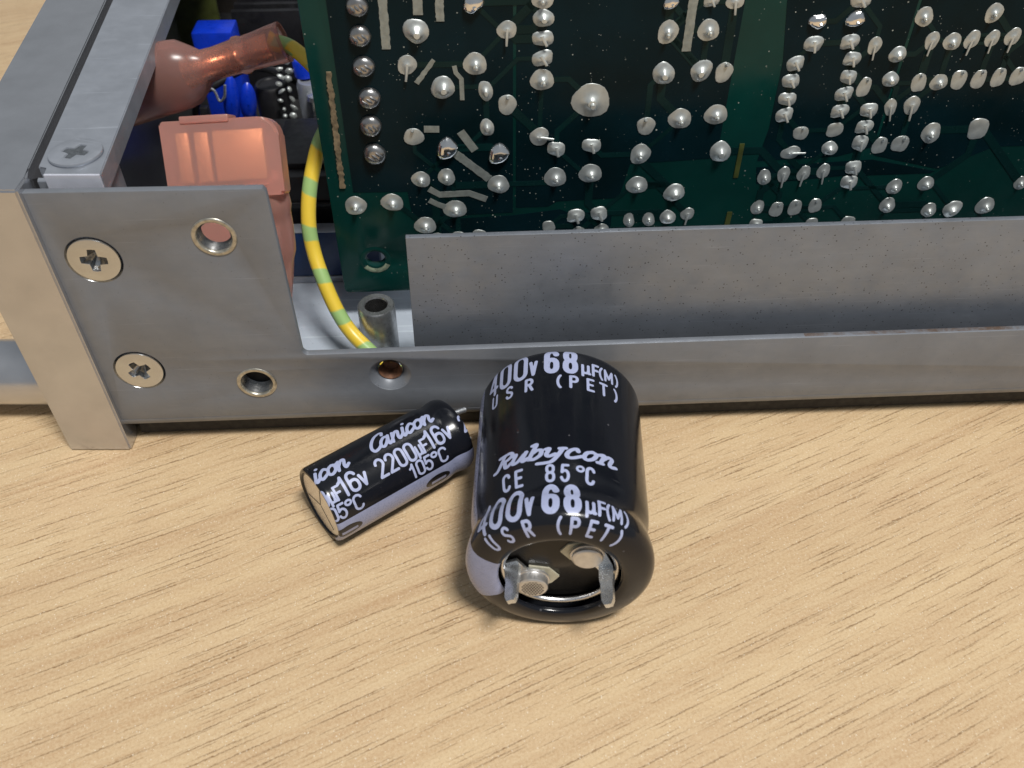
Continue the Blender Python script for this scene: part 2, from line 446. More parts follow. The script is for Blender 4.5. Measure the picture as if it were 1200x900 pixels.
# bottom bend
pf = []
for i in range(9):
    a = i / 8 * math.pi / 2
    pf.append((2.3 - 2.3 * math.cos(a), 6.42 - 2.3 * math.sin(a)))
pf.append((6.0, 4.12))
pin = [(6.0, 5.2)] + [(2.3 - 1.2 * math.cos(a), 6.42 - 1.2 * math.sin(a)) for a in [i / 8 * math.pi / 2 for i in range(8, -1, -1)]]
prof = pf + pin
lo = [bm.verts.new((0.05, y, z)) for y, z in prof]; hi = [bm.verts.new((XR, y, z)) for y, z in prof]
for i in range(len(prof)): 
    j = (i + 1) % len(prof); bm.faces.new((lo[i], lo[j], hi[j], hi[i]))
bm.faces.new(lo); bm.faces.new(hi)
plate = build('side_plate', bm, 'plate', ch, 40)

# dimple round the third hole
bm = bmesh.new()
add_lathe(bm, [(0.08, 3.45), (0.15, 3.3), (0.9, 2.6), (1.5, 2.0), (2.2, 1.95), (3.2, 1.95)], 40, 'y', mtx=Matrix.Translation((45.1, 0, 14.6)))
dim = build('dimpled_hole', bm, 'plate', ch, 50)
bm = bmesh.new()
add_lathe(bm, [(1.2, 1.93), (1.9, 1.6), (2.4, 1.35), (3.0, 1.3), (3.1, 0.02)], 32, 'y', mtx=Matrix.Translation((45.1, 0, 14.6)))
build('rusty_thread', bm, 'rust', dim, 60)

def insert(x, z, ro, ri, depth, dark):
    m_ = Matrix.Translation((x, 0, z))
    bm = bmesh.new()
    add_lathe(bm, [(0.02, ro), (-0.12, ro - 0.10), (-0.16, ro - 0.25), (-0.14, ri + 0.42), (-0.05, ri + .3), (0.3, ri + 0.24)], 44, 'y', mtx=m_)
    o = build('threaded_insert', bm, 'insert', ch, 50)
    bm = bmesh.new(); prof = [(.28, ri + .25)]; k = .3
    while k < depth: prof += [(k + .3, ri - .05), (k + .6, ri + .25)]; k += .6
    add_lathe(bm, prof, 44, 'y', mtx=m_); build('thread', bm, 'thread', o, 25)
    if dark:
        bm = bmesh.new(); add_lathe(bm, [(depth, ri + .1), (depth + .4, 0.02)], 32, 'y', mtx=m_); build('hole_bottom', bm, 'pan', o, 60)
insert(23.4, 42.2, 3.15, 2.15, 1.9, False)
insert(23.7, 13.9, 3.2, 2.2, 2.6, True)

def screw_meshes(r, mat, th=.5, bev=.13, dep=1.6):
    # head with a cross recess
    arm, wd = 0.50 * r, 0.17 * r
    cr = []
    for q in range(4):
        a = q * math.pi / 2; c, s_ = math.cos(a), math.sin(a)
        for (px, py) in ((arm, -wd * .85), (arm * 1.02, 0), (arm, wd * .85), (wd * 1.12, wd * 1.12)):
            cr.append((px * c - py * s_, px * s_ + py * c))
    b1 = sheet(circ(0, 0, r, 48), [cr], th, bev, -0.12)
    head = mesh_from_bm('screw', b1, mat, 40)
    b2 = bmesh.new()
    top = [b2.verts.new((x * 1.01, -0.10 + bev, z * 1.01)) for x, z in cr]
    mid = [b2.verts.new((x * .8, dep * .45, z * .8)) for x, z in cr]
    low = [b2.verts.new((x * .3, dep, z * .3)) for x, z in cr]
    n = len(cr)
    for A, B in ((top, mid), (mid, low)):
        for i in range(n): b2.faces.new((A[i], A[(i + 1) % n], B[(i + 1) % n], B[i]))
    b2.faces.new(low)
    bmesh.ops.recalc_face_normals(b2, faces=b2.faces)
    for f in b2.faces: f.normal_flip()
    rec = mesh_from_bm('recess', b2, 'recess')
    b3 = bmesh.new()
    add_lathe(b3, [(0.0, r * 1.09), (0.35, r * 1.03), (0.5, r * .97)], 48, 'y')
    ring = mesh_from_bm('rim', b3, 'recess', 60)
    return head, rec, ring
SCREWS = {False: screw_meshes(3.6, 'chrome'), True: screw_meshes(3.65, 'rail', .62, .24, .42)}
def screw(loc, roll, tilt=0.0, topside=False):
    rot = (R(-90) if topside else tilt, 0, 0)
    sh, srec, sring = SCREWS[topside]
    o = link('screw', sh, ch, loc)
    o.rotation_mode = 'QUATERNION'
    from mathutils import Euler
    base = Euler(rot).to_quaternion() @ Euler((0, roll, 0)).to_quaternion()
    o.rotation_quaternion = base
    link('recess', srec, o)
    if not topside: link('rim', sring, o)
    return o
screw((5.9, 0, 38.9), R(4)); screw((6.1, 0, 17.5), R(-28))

# front panel (end seen as the tan strip), satin aluminium, runs back into the picture
bm = bmesh.new()
poly = [w2l(-75.0, 101.3), w2l(-64.62, 101.3), w2l(-64.62, 104.8), w2l(-65.3, 107), w2l(-88.2, 270), w2l(-100.0, 270)]
add_prism(bm, poly, 0.0, 51.0, 0.3)
build('front_panel', bm, 'panel', ch, 30)

# inner mounting rail with a notched end
bm = bmesh.new()
poly = [w2l(-62.7, 105.5), w2l(-55.0, 105.5), w2l(-74.3, 270), w2l(-87.0, 270), w2l(-64.1, 107.5), w2l(-63.9, 107.3), w2l(-62.7, 107.3)]
add_prism(bm, poly, 47.6, 50.9, 0.14)
build('mounting_rail', bm, 'rail', ch, 30)
bm = bmesh.new()
poly = [w2l(-64.3, 106.2), w2l(-62.75, 106.2), w2l(-62.75, 107.2), w2l(-64.6, 107.2)]
add_prism(bm, poly, 47.4, 49.4, 0.1)
build('rail_lug', bm, 'rail', ch, 30)
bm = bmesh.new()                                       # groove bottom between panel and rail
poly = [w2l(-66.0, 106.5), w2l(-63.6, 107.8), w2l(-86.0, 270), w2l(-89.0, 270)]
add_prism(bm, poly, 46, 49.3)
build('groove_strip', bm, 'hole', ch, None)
bm = bmesh.new(); add_prism(bm, [w2l(-62.6, 105.25), w2l(-55.1, 105.25), w2l(-55.1, 105.6), w2l(-62.6, 105.6)], 47.8, 50.95, .06); build('bare_end', bm, 'bare', ch, 30)  # paler plate added over the rail's end face to brighten it
x, y = w2l(-60.0, 110.6)
screw((x, y, 51.38), R(20), topside=True)
# return wall of the plate
bm = bmesh.new()
poly = [w2l(-56.3, 103.9), w2l(-55.3, 103.9), w2l(-56.6, 114.8), w2l(-57.6, 114.8)]
add_prism(bm, poly, 6, 47.5, 0.1)
build('return_wall', bm, 'rail', ch, 30)

# floor, black box filling the gap under it, inner flange
bm = bmesh.new(); add_box(bm, 0.5, XR, 2.6, 175, 5.25, 6.0); build('floor_sheet', bm, 'floor', ch, None)
bm = bmesh.new(); add_box(bm, 0.9, XR, 2.7, 170, 0.35, 4.1, 0.2); build('under_cover', bm, 'pan', ch, 30)
bm = sheet([(48.9, 6.0), (XR, 6.0), (XR, 37.9), (49.3, 37.6)], [], 1.0, 0.14, 5.0)
build('inner_flange', bm, 'flange', ch, 40)

bm = bmesh.new(); add_box(bm, -20, 200, 176, 178, .5, 58); build('rear_wall', bm, 'pan', ch, None)
# threaded stand-off post
x, y = w2l(-23.6, 121.0)
bm = bmesh.new()
add_lathe(bm, [(6.0, 3.25), (15.5, 3.25), (15.8, 3.0), (15.8, 2.1), (15.5, 1.95)], 40, 'z', mtx=Matrix.Translation((x, y, 0)))
post = build('stand_off_post', bm, 'post', ch, 40)
bm = bmesh.new(); add_lathe(bm, [(15.45, 1.97), (9.0, 1.9), (8.9, .05)], 36, 'z', mtx=Matrix.Translation((x, y, 0))); build('bore', bm, 'thread', post, 40)

# handle bar on the far side of the front panel
bm = bmesh.new()
hx, hy = w2l(-76.0, 112.7)
prof = [(-60, 5.7), (-2, 5.7), (3.5, 5.7)]
add_lathe(bm, prof, 48, 'x', cap0=True, cap1=True, mtx=Matrix.Translation((hx, hy, 7.6)) @ Matrix.Rotation(-YAW, 4, 'Z'))
build('handle_bar', bm, 'panel', ch, 40)

# ================================================================== CIRCUIT BOARD
PYAW = math.atan(0.06)
pcb = empty('circuit_board', (-29.8, 128, 15.2), PYAW, 'dark green circuit board standing on edge with silver solder joints facing out', 'circuit board')
rc = 1.0
out = [(-0.4 + rc * (1 - math.sin(a)), -2.4 + rc * (1 - math.cos(a))) for a in [i * math.pi / 2 / 4 for i in range(4, -1, -1)]]
out = [(-0.4, -2.4 + rc)] + [(-0.4 + rc * (1 - math.cos(a)), -2.4 + rc * (1 - math.sin(a))) for a in [i * math.pi / 2 / 4 for i in range(1, 5)]]
out += [(190, -2.4), (190, 105), (-0.4, 105)]  # unseen upper part made tall to shade the chassis interior
bm = sheet(out, [circ(5.8, 5.0, 1.75, ry=1.75)], 1.6, 0.08, 0.0)
board = build('board', bm, 'pcb', pcb, 40)
def pour(poly, name='copper_area'):
    bm = bmesh.new()
    a = [bm.verts.new((x, -0.05, z)) for x, z in poly]; b = [bm.verts.new((x, 0.02, z)) for x, z in poly]
    bm.faces.new(a); n = len(poly)
    for i in range(n): bm.faces.new((a[i], a[(i + 1) % n], b[(i + 1) % n], b[i]))
    return build(name, bm, 'pour', pcb, None)
pour([(3.6, 104), (3.6, 18.5), (12.5, 18.3), (13.0, 13.2), (30, 13.6), (30, 104)])
pour([(30.5, 104), (30.5, 14.5), (36, 14.5), (37.5, 15.5), (48, 15.8), (49.3, 22.2), (63.6, 22.8), (63.8, 104)])
pour([(69.9, 104), (69.9, 48), (71.2, 39), (71.3, 28), (70.5, 22), (84, 22.4), (89.5, 24), (89.5, 104)])
pour([(90, 104), (90, 22.4), (102, 19.4), (110.3, 23.3), (190, 23.4), (190, 104)])
pour([(70.6, 20.8), (71.2, 17.6), (85.0, 18.6), (100.8, 18.6), (101.6, 19.0), (90, 21.6), (84, 21.4)])
pour([(15.5, 12.6), (15.5, 7), (47, 7), (47, 12.9), (39.5, 13.2), (38, 13.9), (30, 13.0)])

def strip(pts, wd, mat, ragged=0.0, h=0.09):
    """flat tinned track following a polyline"""
    P = []
    for a, b in zip(pts, pts[1:]):
        k = max(1, int(math.hypot(b[0] - a[0], b[1] - a[1]) / 0.35)) if ragged else 1
        for i in range(k): P.append((a[0] + (b[0] - a[0]) * i / k, a[1] + (b[1] - a[1]) * i / k))
    P.append(pts[-1])
    L, Rr = [], []
    for i, p in enumerate(P):
        q0, q1 = P[max(0, i - 1)], P[min(len(P) - 1, i + 1)]
        d = Vector((q1[0] - q0[0], q1[1] - q0[1])).normalized(); n_ = Vector((-d.y, d.x))
        w1 = wd / 2 * (1 + random.uniform(-ragged, ragged)); w2 = wd / 2 * (1 + random.uniform(-ragged, ragged))
        L.append((p[0] + n_.x * w1, p[1] + n_.y * w1)); Rr.append((p[0] - n_.x * w2, p[1] - n_.y * w2))
    bm = bmesh.new()
    la = [bm.verts.new((x, -0.06 - h, z)) for x, z in L]; ra = [bm.verts.new((x, -0.06 - h, z)) for x, z in Rr]
    lb = [bm.verts.new((x, 0.01, z)) for x, z in L]; rb = [bm.verts.new((x, 0.01, z)) for x, z in Rr]
    for i in range(len(P) - 1):
        bm.faces.new((la[i], la[i + 1], ra[i + 1], ra[i])); bm.faces.new((la[i], lb[i], lb[i + 1], la[i + 1])); bm.faces.new((ra[i], ra[i + 1], rb[i + 1], rb[i]))
    bm.faces.new((la[0], ra[0], rb[0], lb[0])); bm.faces.new((la[-1], lb[-1], rb[-1], ra[-1]))
    return build('tinned_track', bm, mat, pcb, None)
strip([(2.5, 39.4), (2.0, 19.5)], 0.85, 'rustline', 0.35, 0.25)
strip([(11.7, 60), (11.4, 42.6)], 1.25, 'track', 0.10)
strip([(16.6, 60), (16.4, 47.5)], 1.35, 'track', 0.08)
strip([(19.7, 60), (19.5, 46.5)], 1.2, 'track', 0.12)
strip([(18.2, 40.8), (15.4, 37.2)], 0.75, 'track', 0.2)
strip([(21.2, 39.8), (21.4, 38.7), (22.2, 37.7), (22.2, 34.3)], 0.7, 'track')
strip([(16.0, 29.6), (18.4, 29.5)], 1.1, 'track')
strip([(21.7, 29.0), (22.6, 27.6), (23.9, 25.6)], 1.3, 'track')
strip([(20.8, 25.1), (26.1, 20.3)], 1.35, 'track', 0.08)
strip([(16.1, 18.8), (17.8, 17.6), (22.7, 17.7), (25.6, 16.4)], 1.1, 'track')
strip([(16.0, 16.6), (17.6, 15.6), (19.7, 14.7)], 0.95, 'track')
strip([(56.1, 60), (56.0, 41.1)], 1.35, 'track', 0.06)
strip([(67.4, 25.3), (67.4, 19.0)], 0.8, 'olive')
strip([(67.6, 12.2), (67.4, 6.1)], 0.9, 'olive')

# solder joints: unit footprint (diameter 1), height towards -y in mm/3
def joint_mesh(kind, seed):
    rnd = random.Random(seed)
    bm = bmesh.new(); n = 18
    ph = [rnd.uniform(0, 6.28) for _ in range(3)]
    def wob(a, amt): return 1 + amt * (math.sin(2 * a + ph[0]) * .5 + math.sin(3 * a + ph[1]) * .35 + math.sin(5 * a + ph[2]) * .2)
    def mound(prof, ox=0, oz=0, amt=.06, sx=1, sz=1, power=2.0, top=(0, 0)):
        rings = []
        k = len(prof)
        for q, (r, h) in enumerate(prof):
            t = q / (k - 1)
            ring = []
            for i in range(n):
                a = 2 * math.pi * i / n
                c, s_ = math.cos(a), math.sin(a)
                f = (abs(c) ** power + abs(s_) ** power) ** (-1 / power)
                rr = r * f * wob(a, amt)
                ring.append(bm.verts.new((ox + top[0] * t + rr * c * sx, -h, oz + top[1] * t + rr * s_ * sz)))
            rings.append(ring)
        for A, B in zip(rings, rings[1:]):
            for i in range(n): bm.faces.new((A[i], A[(i + 1) % n], B[(i + 1) % n], B[i]))
        bm.faces.new(rings[-1])
    def pin(p0, p1, r): add_tube(bm, [p0, tuple((a + b) / 2 for a, b in zip(p0, p1)), p1], [r, r * .95, r * .75], 8)
    tx, tz = rnd.uniform(-.05, .05), rnd.uniform(-.1, .02)
    if kind == 'P':
        mound([(.5, 0), (.495, .035), (.43, .055), (.34, .085), (.25, .14), (.17, .24), (.125, .36), (.105, .46), (.04, .47)], top=(tx, tz), amt=.12)
        pin((tx, -.3, tz), (tx * 1.5, -.62, tz - .04), .085)
    elif kind == 'R':
        mound([(.5, 0), (.495, .04), (.42, .085), (.31, .18), (.21, .34), (.145, .52), (.12, .58), (.02, .585)], top=(tx, tz - .06), amt=.11)
    elif kind == 'B':
        mound([(.5, 0), (.49, .10), (.44, .26), (.34, .42), (.22, .5), (.1, .53)], amt=.2, top=(tx * 2, tz))
        pin((tx, -.35, tz), (tx + .12, -.62, tz - .08), .1)
    elif kind in 'TS':
        mound([(.5, 0), (.48, .05), (.38, .075), (.22, .12), (.12, .20), (.04, .24)], amt=.11)
        if kind == 'T': pin((0, -.16, .1), (rnd.uniform(-.05, .05), -.26, -.78), .085)
        else: pin((-.1, -.16, 0), (.72, -.24, -.08), .085)
    elif kind == 'N':
        mound([(.5, 0), (.48, .05), (.40, .075), (.2, .09), (.08, .10)], amt=.13)
        pin((0, -.05, .34), (0.02, -.32, .46), .09)
    elif kind == 'C':
        mound([(.5, 0), (.47, .06), (.38, .13), (.25, .24), (.15, .36), (.06, .4)], power=3.2, amt=.11)
        pin((-.05, -.3, .2), (.16, -.42, -.44), .1)
    elif kind == 'L':
        mound([(.5, 0), (.48, .05), (.40, .07), (.2, .09), (.1, .10)], power=2.6, amt=.10)
        pin((.05, -.08, .3), (.1, -.3, .44), .08)
    elif kind == 'F':
        mound([(.5, 0), (.48, .05), (.40, .075), (.2, .085)], power=3.0, amt=.08)
    elif kind == 'K':
        mound([(.5, 0), (.5, .14), (.45, .30), (.35, .42), (.2, .48)], amt=.04)
        for o_, q_ in ((-.17, .8), (.0, 1), (.17, .8)):
            add_tube(bm, [(o_ - .2 * q_, -.36, .2 * q_ + o_ * .5), (o_, -.49, o_ * .5), (o_ + .2 * q_, -.38, -.22 * q_ + o_ * .5)], [.05, .075, .05], 7)
    bmesh.ops.recalc_face_normals(bm, faces=bm.faces)
    mt = {'K': 'solder_dark', 'B': 'solder_bright', 'R': 'solder'}.get(kind, 'solder')
    return mesh_from_bm('solder_joint', bm, mt, 30 if kind == 'B' else 48, True)
JM = {k: [joint_mesh(k, 31 * i + ord(k)) for i in range(4)] for k in 'PRBTSNCLFK'}
JOINTS = [('K',7.9,49.0,3.2,3.3),('K',7.8,44.7,3.3,3.4),('K',7.8,40.1,3.4,3.5),('K',8.1,35.1,3.5,3.7),('K',7.8,30.5,3.5,3.8),('K',7.9,25.6,3.6,4.0),('K',7.9,53.4,3.3,3.4),('R',15.9,45.2,3.7,4.0),('B',24.3,49.0,3.2,3.0),('T',29.1,45.0,2.9,3.1),('T',14.2,40.1,3.0,3.3),('R',19.3,36.4,3.5,4.1),('P',24.3,40.0,3.4,4.0),('R',25.8,35.7,2.2,3.6),('N',29.1,33.3,3.1,3.5),('R',25.9,29.6,2.2,3.3),('N',14.3,28.3,3.1,3.4),('B',19.4,26.1,3.4,4.2),('B',27.7,24.9,3.4,4.0),('P',14.9,20.6,3.0,3.3),('P',19.1,20.9,2.9,3.3),('P',27.6,19.2,3.7,3.6),('P',3.7,16.0,3.8,3.7),('P',9.8,16.4,3.6,3.7),('P',20.2,14.7,3.8,3.8),('P',15.0,11.6,3.6,3.8),('R',34.4,46.6,3.1,2.9),('P',34.2,49.3,3.2,3.0),('C',34.4,43.6,3.1,2.5),('C',34.4,40.6,3.1,2.6),('P',34.4,37.2,3.5,3.9),('P',42.1,33.6,5.7,6.4),('S',34.2,27.7,3.2,3.4),('C',37.0,25.4,3.0,2.6),('C',42.7,25.8,3.0,2.6),('P',37.0,20.2,3.5,4.1),('P',42.8,20.7,3.7,3.9),('C',40.8,12.5,2.9,2.9),('C',44.8,12.8,2.9,2.9),('P',50.1,11.3,2.0,3.3),('P',17.0,8.6,3.0,3.0),('P',41.4,9.2,2.5,2.4),('P',45.5,9.6,2.5,2.4),('F',36.2,10.5,2.2,2.4),('F',20.6,9.0,2.5,2.4),('F',24.2,9.2,2.5,2.4),('P',52.9,44.1,3.2,3.8),('P',58.9,44.2,3.1,3.8),('B',52.8,48.5,2.3,2.5),('C',58.7,48.6,2.3,2.1),('T',62.2,48.3,2.7,2.5),('R',53.0,37.7,3.4,3.9),('R',58.8,38.0,3.2,3.9),('N',62.3,37.6,2.9,3.5),('P',56.5,30.1,3.6,3.9),('P',62.2,30.6,3.6,3.9),('N',51.2,29.0,3.2,3.2),('R',64.0,24.0,3.5,4.1),('P',50.8,24.0,3.5,3.8),('P',50.8,18.2,3.5,3.7),('R',57.3,16.5,3.5,3.8),('P',53.5,11.3,2.1,3.4),('R',56.8,11.6,2.8,3.1),('T',60.2,12.1,2.3,2.8),('B',75.1,45.1,2.6,2.7),('B',80.7,45.4,2.9,2.9),('C',75.3,41.7,2.8,2.7),('C',80.8,41.9,2.8,2.5),('C',80.8,48.1,3.1,2.4),('P',91.1,45.4,2.8,3.2),('P',101.6,45.7,2.8,3.1),('T',93.5,41.7,2.3,3.1),('P',96.7,41.5,2.7,3.1),('T',99.7,41.7,2.4,3.2),('T',102.8,41.8,2.2,3.0),('T',105.9,42.0,2.4,3.2),('T',84.8,41.2,2.2,3.0),('R',88.8,39.7,2.6,2.9),('C',73.2,38.7,2.6,2.6),('C',81.9,39.2,2.6,2.5),('C',73.1,35.9,2.8,2.4),('C',82.1,36.3,2.7,2.4),('C',73.2,32.9,2.8,2.4),('C',82.1,33.5,2.8,2.6),('C',73.3,30.2,2.7,2.7),('C',82.2,30.6,2.8,2.5),('R',88.9,35.7,2.7,2.7),('L',85.0,34.5,2.1,3.7),('L',93.6,35.0,2.3,3.5),('P',96.8,35.0,2.7,3.1),('L',99.9,35.3,2.4,3.6),('L',103.1,35.3,2.2,3.6),('L',106.2,35.5,2.2,3.6),('L',109.3,35.6,2.5,3.4),('C',86.9,30.6,2.8,2.7),('T',90.3,31.0,2.1,3.2),('T',93.7,31.2,2.8,3.4),('C',87.0,27.7,2.8,2.6),('C',87.1,24.8,2.7,2.9),('L',90.5,24.2,2.4,3.4),('L',93.9,24.4,2.8,3.3),('L',76.7,26.9,2.5,2.6),('F',82.2,27.3,2.8,2.6),('S',75.8,23.4,3.3,2.5),('R',82.2,24.0,2.8,2.7),('P',98.5,26.2,3.3,3.9),('F',106.2,26.7,3.4,4.0),('P',72.3,18.9,2.2,3.5),('T',75.5,19.3,2.3,3.2),('T',78.9,19.4,2.3,3.2),('T',82.2,19.7,2.2,3.2),('C',87.2,20.2,2.8,2.8),('C',87.2,17.4,2.8,2.8),('P',95.4,16.2,2.6,3.4),('P',100.8,16.6,2.7,3.2),('P',117.6,16.1,2.1,3.1),('P',95.3,12.5,2.9,3.3),('P',103.1,11.2,2.8,3.1),('R',107.3,11.3,3.3,3.6),('P',113.0,11.7,3.2,3.9),('P',72.3,13.0,2.2,3.4),('L',75.7,12.4,2.3,3.4),('L',78.9,12.6,2.3,3.5),('L',82.4,12.9,2.2,3.2),('C',72.7,9.5,2.3,2.3),('F',82.6,9.2,2.3,2.4),('F',89.1,9.3,2.6,2.4),('P',109.1,42.2,2.4,3.1),('P',112.5,46.0,2.8,3.1)]
for i, (k, x, z, wd, ht) in enumerate(JOINTS):
    sd = min(wd, ht, 4.0) * (0.58 if k in 'PRBC' else .70)
    ht2 = ht * .92
    o = link('solder_joint', JM[k][(i * 7 + i // 3) % 4], pcb, (x, -0.045, z), (0, random.uniform(-.2, .2), 0), (wd, sd, ht2))

# solder-masked copper tracks joining neighbouring joints
def mtrack(a, b, wd, first):
    dx, dz = b[0] - a[0], b[1] - a[1]; d = min(abs(dx), abs(dz))
    mid = (a[0] + math.copysign(d, dx), a[1] + math.copysign(d, dz)) if first else (b[0] - math.copysign(d, dx), b[1] - math.copysign(d, dz))
    pts = [a] + ([mid] if math.hypot(mid[0] - a[0], mid[1] - a[1]) > .3 and math.hypot(mid[0] - b[0], mid[1] - b[1]) > .3 else []) + [b]
    o = strip(pts, wd, 'masktrack', 0, 0.035); o.name = 'copper_track'
rt = random.Random(5)
J2 = [(x, z) for k, x, z, a_, b_ in JOINTS if k != 'K']
used = set()
for i, a in enumerate(J2):
    near = sorted((math.hypot(a[0] - b[0], a[1] - b[1]), j) for j, b in enumerate(J2) if j != i)
    for dd, j in near[2:7]:
        if 4.5 < dd < 16 and (min(i, j), max(i, j)) not in used and rt.random() < .42:
            used.add((min(i, j), max(i, j))); mtrack(a, J2[j], rt.choice((.7, .9, 1.3)), rt.random() < .5); break

# worn ring round the board hole
bm = bmesh.new(); add_lathe(bm, [(-0.03, 2.75), (-0.06, 2.5), (-0.06, 2.0), (0.1, 1.76)], 32, 'y', mtx=Matrix.Translation((5.8, 0, 4.7)) )
build('hole_ring', bm, 'pcb', pcb, 50)
bm = bmesh.new(); add_lathe(bm, [(-0.05, 2.72), (-0.10, 2.55), (-0.10, 2.05), (0.05, 1.78)], 24, 'y', mtx=Matrix.Translation((5.8, 0, 4.68)), a0=R(215), a1=R(335)); build('bare_pad', bm, 'worn', pcb, 50)

# ================================================================== WIRE WITH CRIMP TERMINAL
wr = empty('earth_wire', (-31.8, 134, 40), 0, 'yellow and green striped wire curving past the hollow post, brown-pink crimp sleeve on its end', 'wire')
def loc_pts(P, o): return [tuple(a - b for a, b in zip(p, o)) for p in P]
WO = (-31.8, 134, 40)
path = [(-41, 150.3, 49.6), (-37.5, 149.3, 48.9), (-33.5, 146.5, 46.6), (-30.2, 142.5, 44.5), (-29.6, 138, 42.6), (-31.6, 134, 39.9), (-32.9, 132, 36.5), (-33.8, 129.5, 32.9), (-34.2, 127, 28.4), (-33.7, 125, 24.1), (-32.1, 122, 20.0), (-30.0, 119.3, 15.6), (-27.7, 117.3, 12.5), (-24.1, 114.6, 10.2), (-21.0, 112.5, 8.6), (-17.5, 111.4, 8.0)]
bm = bmesh.new(); add_tube(bm, spline(loc_pts(path, WO), 8), 1.27, 16, uv=True)
build('insulation', bm, 'wire', wr, 60)
# crimp terminal: axis from right (wire end) to left
A = Vector((-38.6, 150, 49.6)); B = Vector((-71.5, 147.6, 40.6))
ax = (B - A); Lc = ax.length; q = ax.to_track_quat('X', 'Z').to_matrix().to_4x4()
mt = Matrix.Translation(A - Vector(WO)) @ q
prof = [(0.6, 2.9), (0.0, 3.05), (0.0, 3.45), (1.5, 3.4), (4.5, 3.1), (7.0, 2.95), (7.6, 3.25), (8.4, 3.3), (8.9, 2.95), (12.5, 2.75), (14.6, 2.85), (16.2, 4.2), (18, 5.6), (20, 6.0), (Lc, 6.1)]
bm = bmesh.new(); add_lathe(bm, prof, 36, 'x', cap1=True, mtx=mt @ Matrix.Diagonal((1, .8, 1, 1)))
slv = build('crimp_sleeve', bm, 'pinkdeep', wr, 50)
bm = bmesh.new(); add_lathe(bm, [(2.5, .4), (2.5, 1.9), (6.8, 1.95), (7.2, 1.7), (8.6, 1.7), (9, 2.05), (15.0, 2.05), (15.6, 2.3), (18.5, 2.3), (18.5, .4)], 28, 'x', mtx=mt)
build('copper_barrel', bm, 'copper', slv, 50)

# ================================================================== FLAG TERMINAL
fl = empty('flag_terminal', (-43.2, 120.5, 6), 0, 'salmon pink flag terminal cover poking up behind the screwed side plate', 'terminal')
def rrect_pts(x0, z0, x1, z1, rr):
    out = []
    for (cx, cz, a0, rad) in ((x1 - rr[0], z1 - rr[0], 0, rr[0]), (x0 + rr[1], z1 - rr[1], 90, rr[1]), (x0 + rr[2], z0 + rr[2], 180, rr[2]), (x1 - rr[3], z0 + rr[3], 270, rr[3])):
        for i in range(7):
            a = R(a0 + 90 * i / 6); out.append((cx + rad * math.cos(a), cz + rad * math.sin(a)))
    return out
tilt = rot_mtx((0.1, 0.4, 38.4), (R(-30), R(-2), R(3)))
def shell(bm, pts, y0, y1, cap=True):
    A = [bm.verts.new((x, y0, z)) for x, z in pts]; Bv = [bm.verts.new((x, y1, z)) for x, z in pts]; n = len(pts)
    for i in range(n): bm.faces.new((A[i], A[(i + 1) % n], Bv[(i + 1) % n], Bv[i]))
    f1 = bm.faces.new(A); f2 = bm.faces.new(Bv)
    return A + Bv, [f1, f2]
bm = bmesh.new()
vs, fs = shell(bm, rrect_pts(-8.7, -5.8, 8.6, 5.6, (2.8, .5, .5, .5)), -2.1, 2.1)
bmesh.ops.bevel(bm, geom=list({e for f in fs for e in f.edges}), offset=.5, segments=3, affect='EDGES')
# hinge lid ridge on the top edge
add_box(bm, -5.6, 1.6, -2.35, 2.3, 5.1, 6.2, .2)
add_box(bm, -8.2, 3.0, -1.95, 1.95, -14.0, -5.3, .3)
bmesh.ops.transform(bm, matrix=tilt, verts=bm.verts)
cov = build('cover', bm, 'pink', fl, 35)
bm = bmesh.new()
add_box(bm, -6.9, -4.9, -1.0, .6, -3.4, 3.9, .2); add_box(bm, -4.1, -2.0, -1.1, .6, -3.4, 3.9, .2); add_box(bm, -1.4, 6.2, -1.2, .6, -3.4, 4.0, .3)
bmesh.ops.transform(bm, matrix=tilt, verts=bm.verts)
build('metal_tab', bm, 'tabglow', cov, 35)
bm = bmesh.new()
add_tube(bm, spline([(5.3, -.6, 35.5), (5.9, -1.2, 31), (5.6, -1.6, 23), (3.6, -1.8, 13)], 6), [3.0] * 7 + [2.7] * 6 + [2.4] * 6, 22)
bmesh.ops.scale(bm, vec=(1, 1, 1), verts=bm.verts)
build('barrel_sleeve', bm, 'pink', fl, 50)
bm = bmesh.new()
add_tube(bm, spline([(4.2, -1.8, 16), (2.6, -1.5, 9), (-1, 1, 3), (-6, 3, 1.4)], 6), 1.3, 14)
build('lead', bm, 'black', fl, 50)

# ================================================================== INTERIOR MODULES
def boxthing(name, label, cat, loc, parts):
    e = empty(name, loc, YAW, label, cat)
    for pn, mat_, boxes, bev in parts:
        bm = bmesh.new()
        for b in boxes: add_box(bm, *b, bev)
        build(pn, bm, mat_, e, 30)
    return e
boxthing('transformer_block', 'black moulded block inside the chassis behind the pink terminal cover', 'block', (-46, 146, 6),
    [('body', 'black', [(-17, 15, -1.5, 21, 0, 20.5)], .5), ('cover_ridge', 'black', [(-17.4, 15.4, -2.2, -1.6, 14, 15.2)], .2),
     ('top_cap', 'black', [(-15.5, -6, 1, 18, 20.55, 21.6), (2, 13, 1, 18, 20.55, 21.8)], .3)])
boxthing('blue_module', 'dark blue plastic block on the chassis floor left of the striped wire', 'block', (-37, 141.0, 6.0),
    [('body', 'navy', [(-9.5, 11.5, -1.2, 1.6, 1.6, 11.6)], .15), ('base_edge', 'rail', [(-9.7, 11.7, -1.4, 1.6, 0.05, 1.5)], .15),
     ('top_edge', 'rail', [(-9.6, 11.6, -1.3, 1.6, 11.65, 11.85)], .05)])

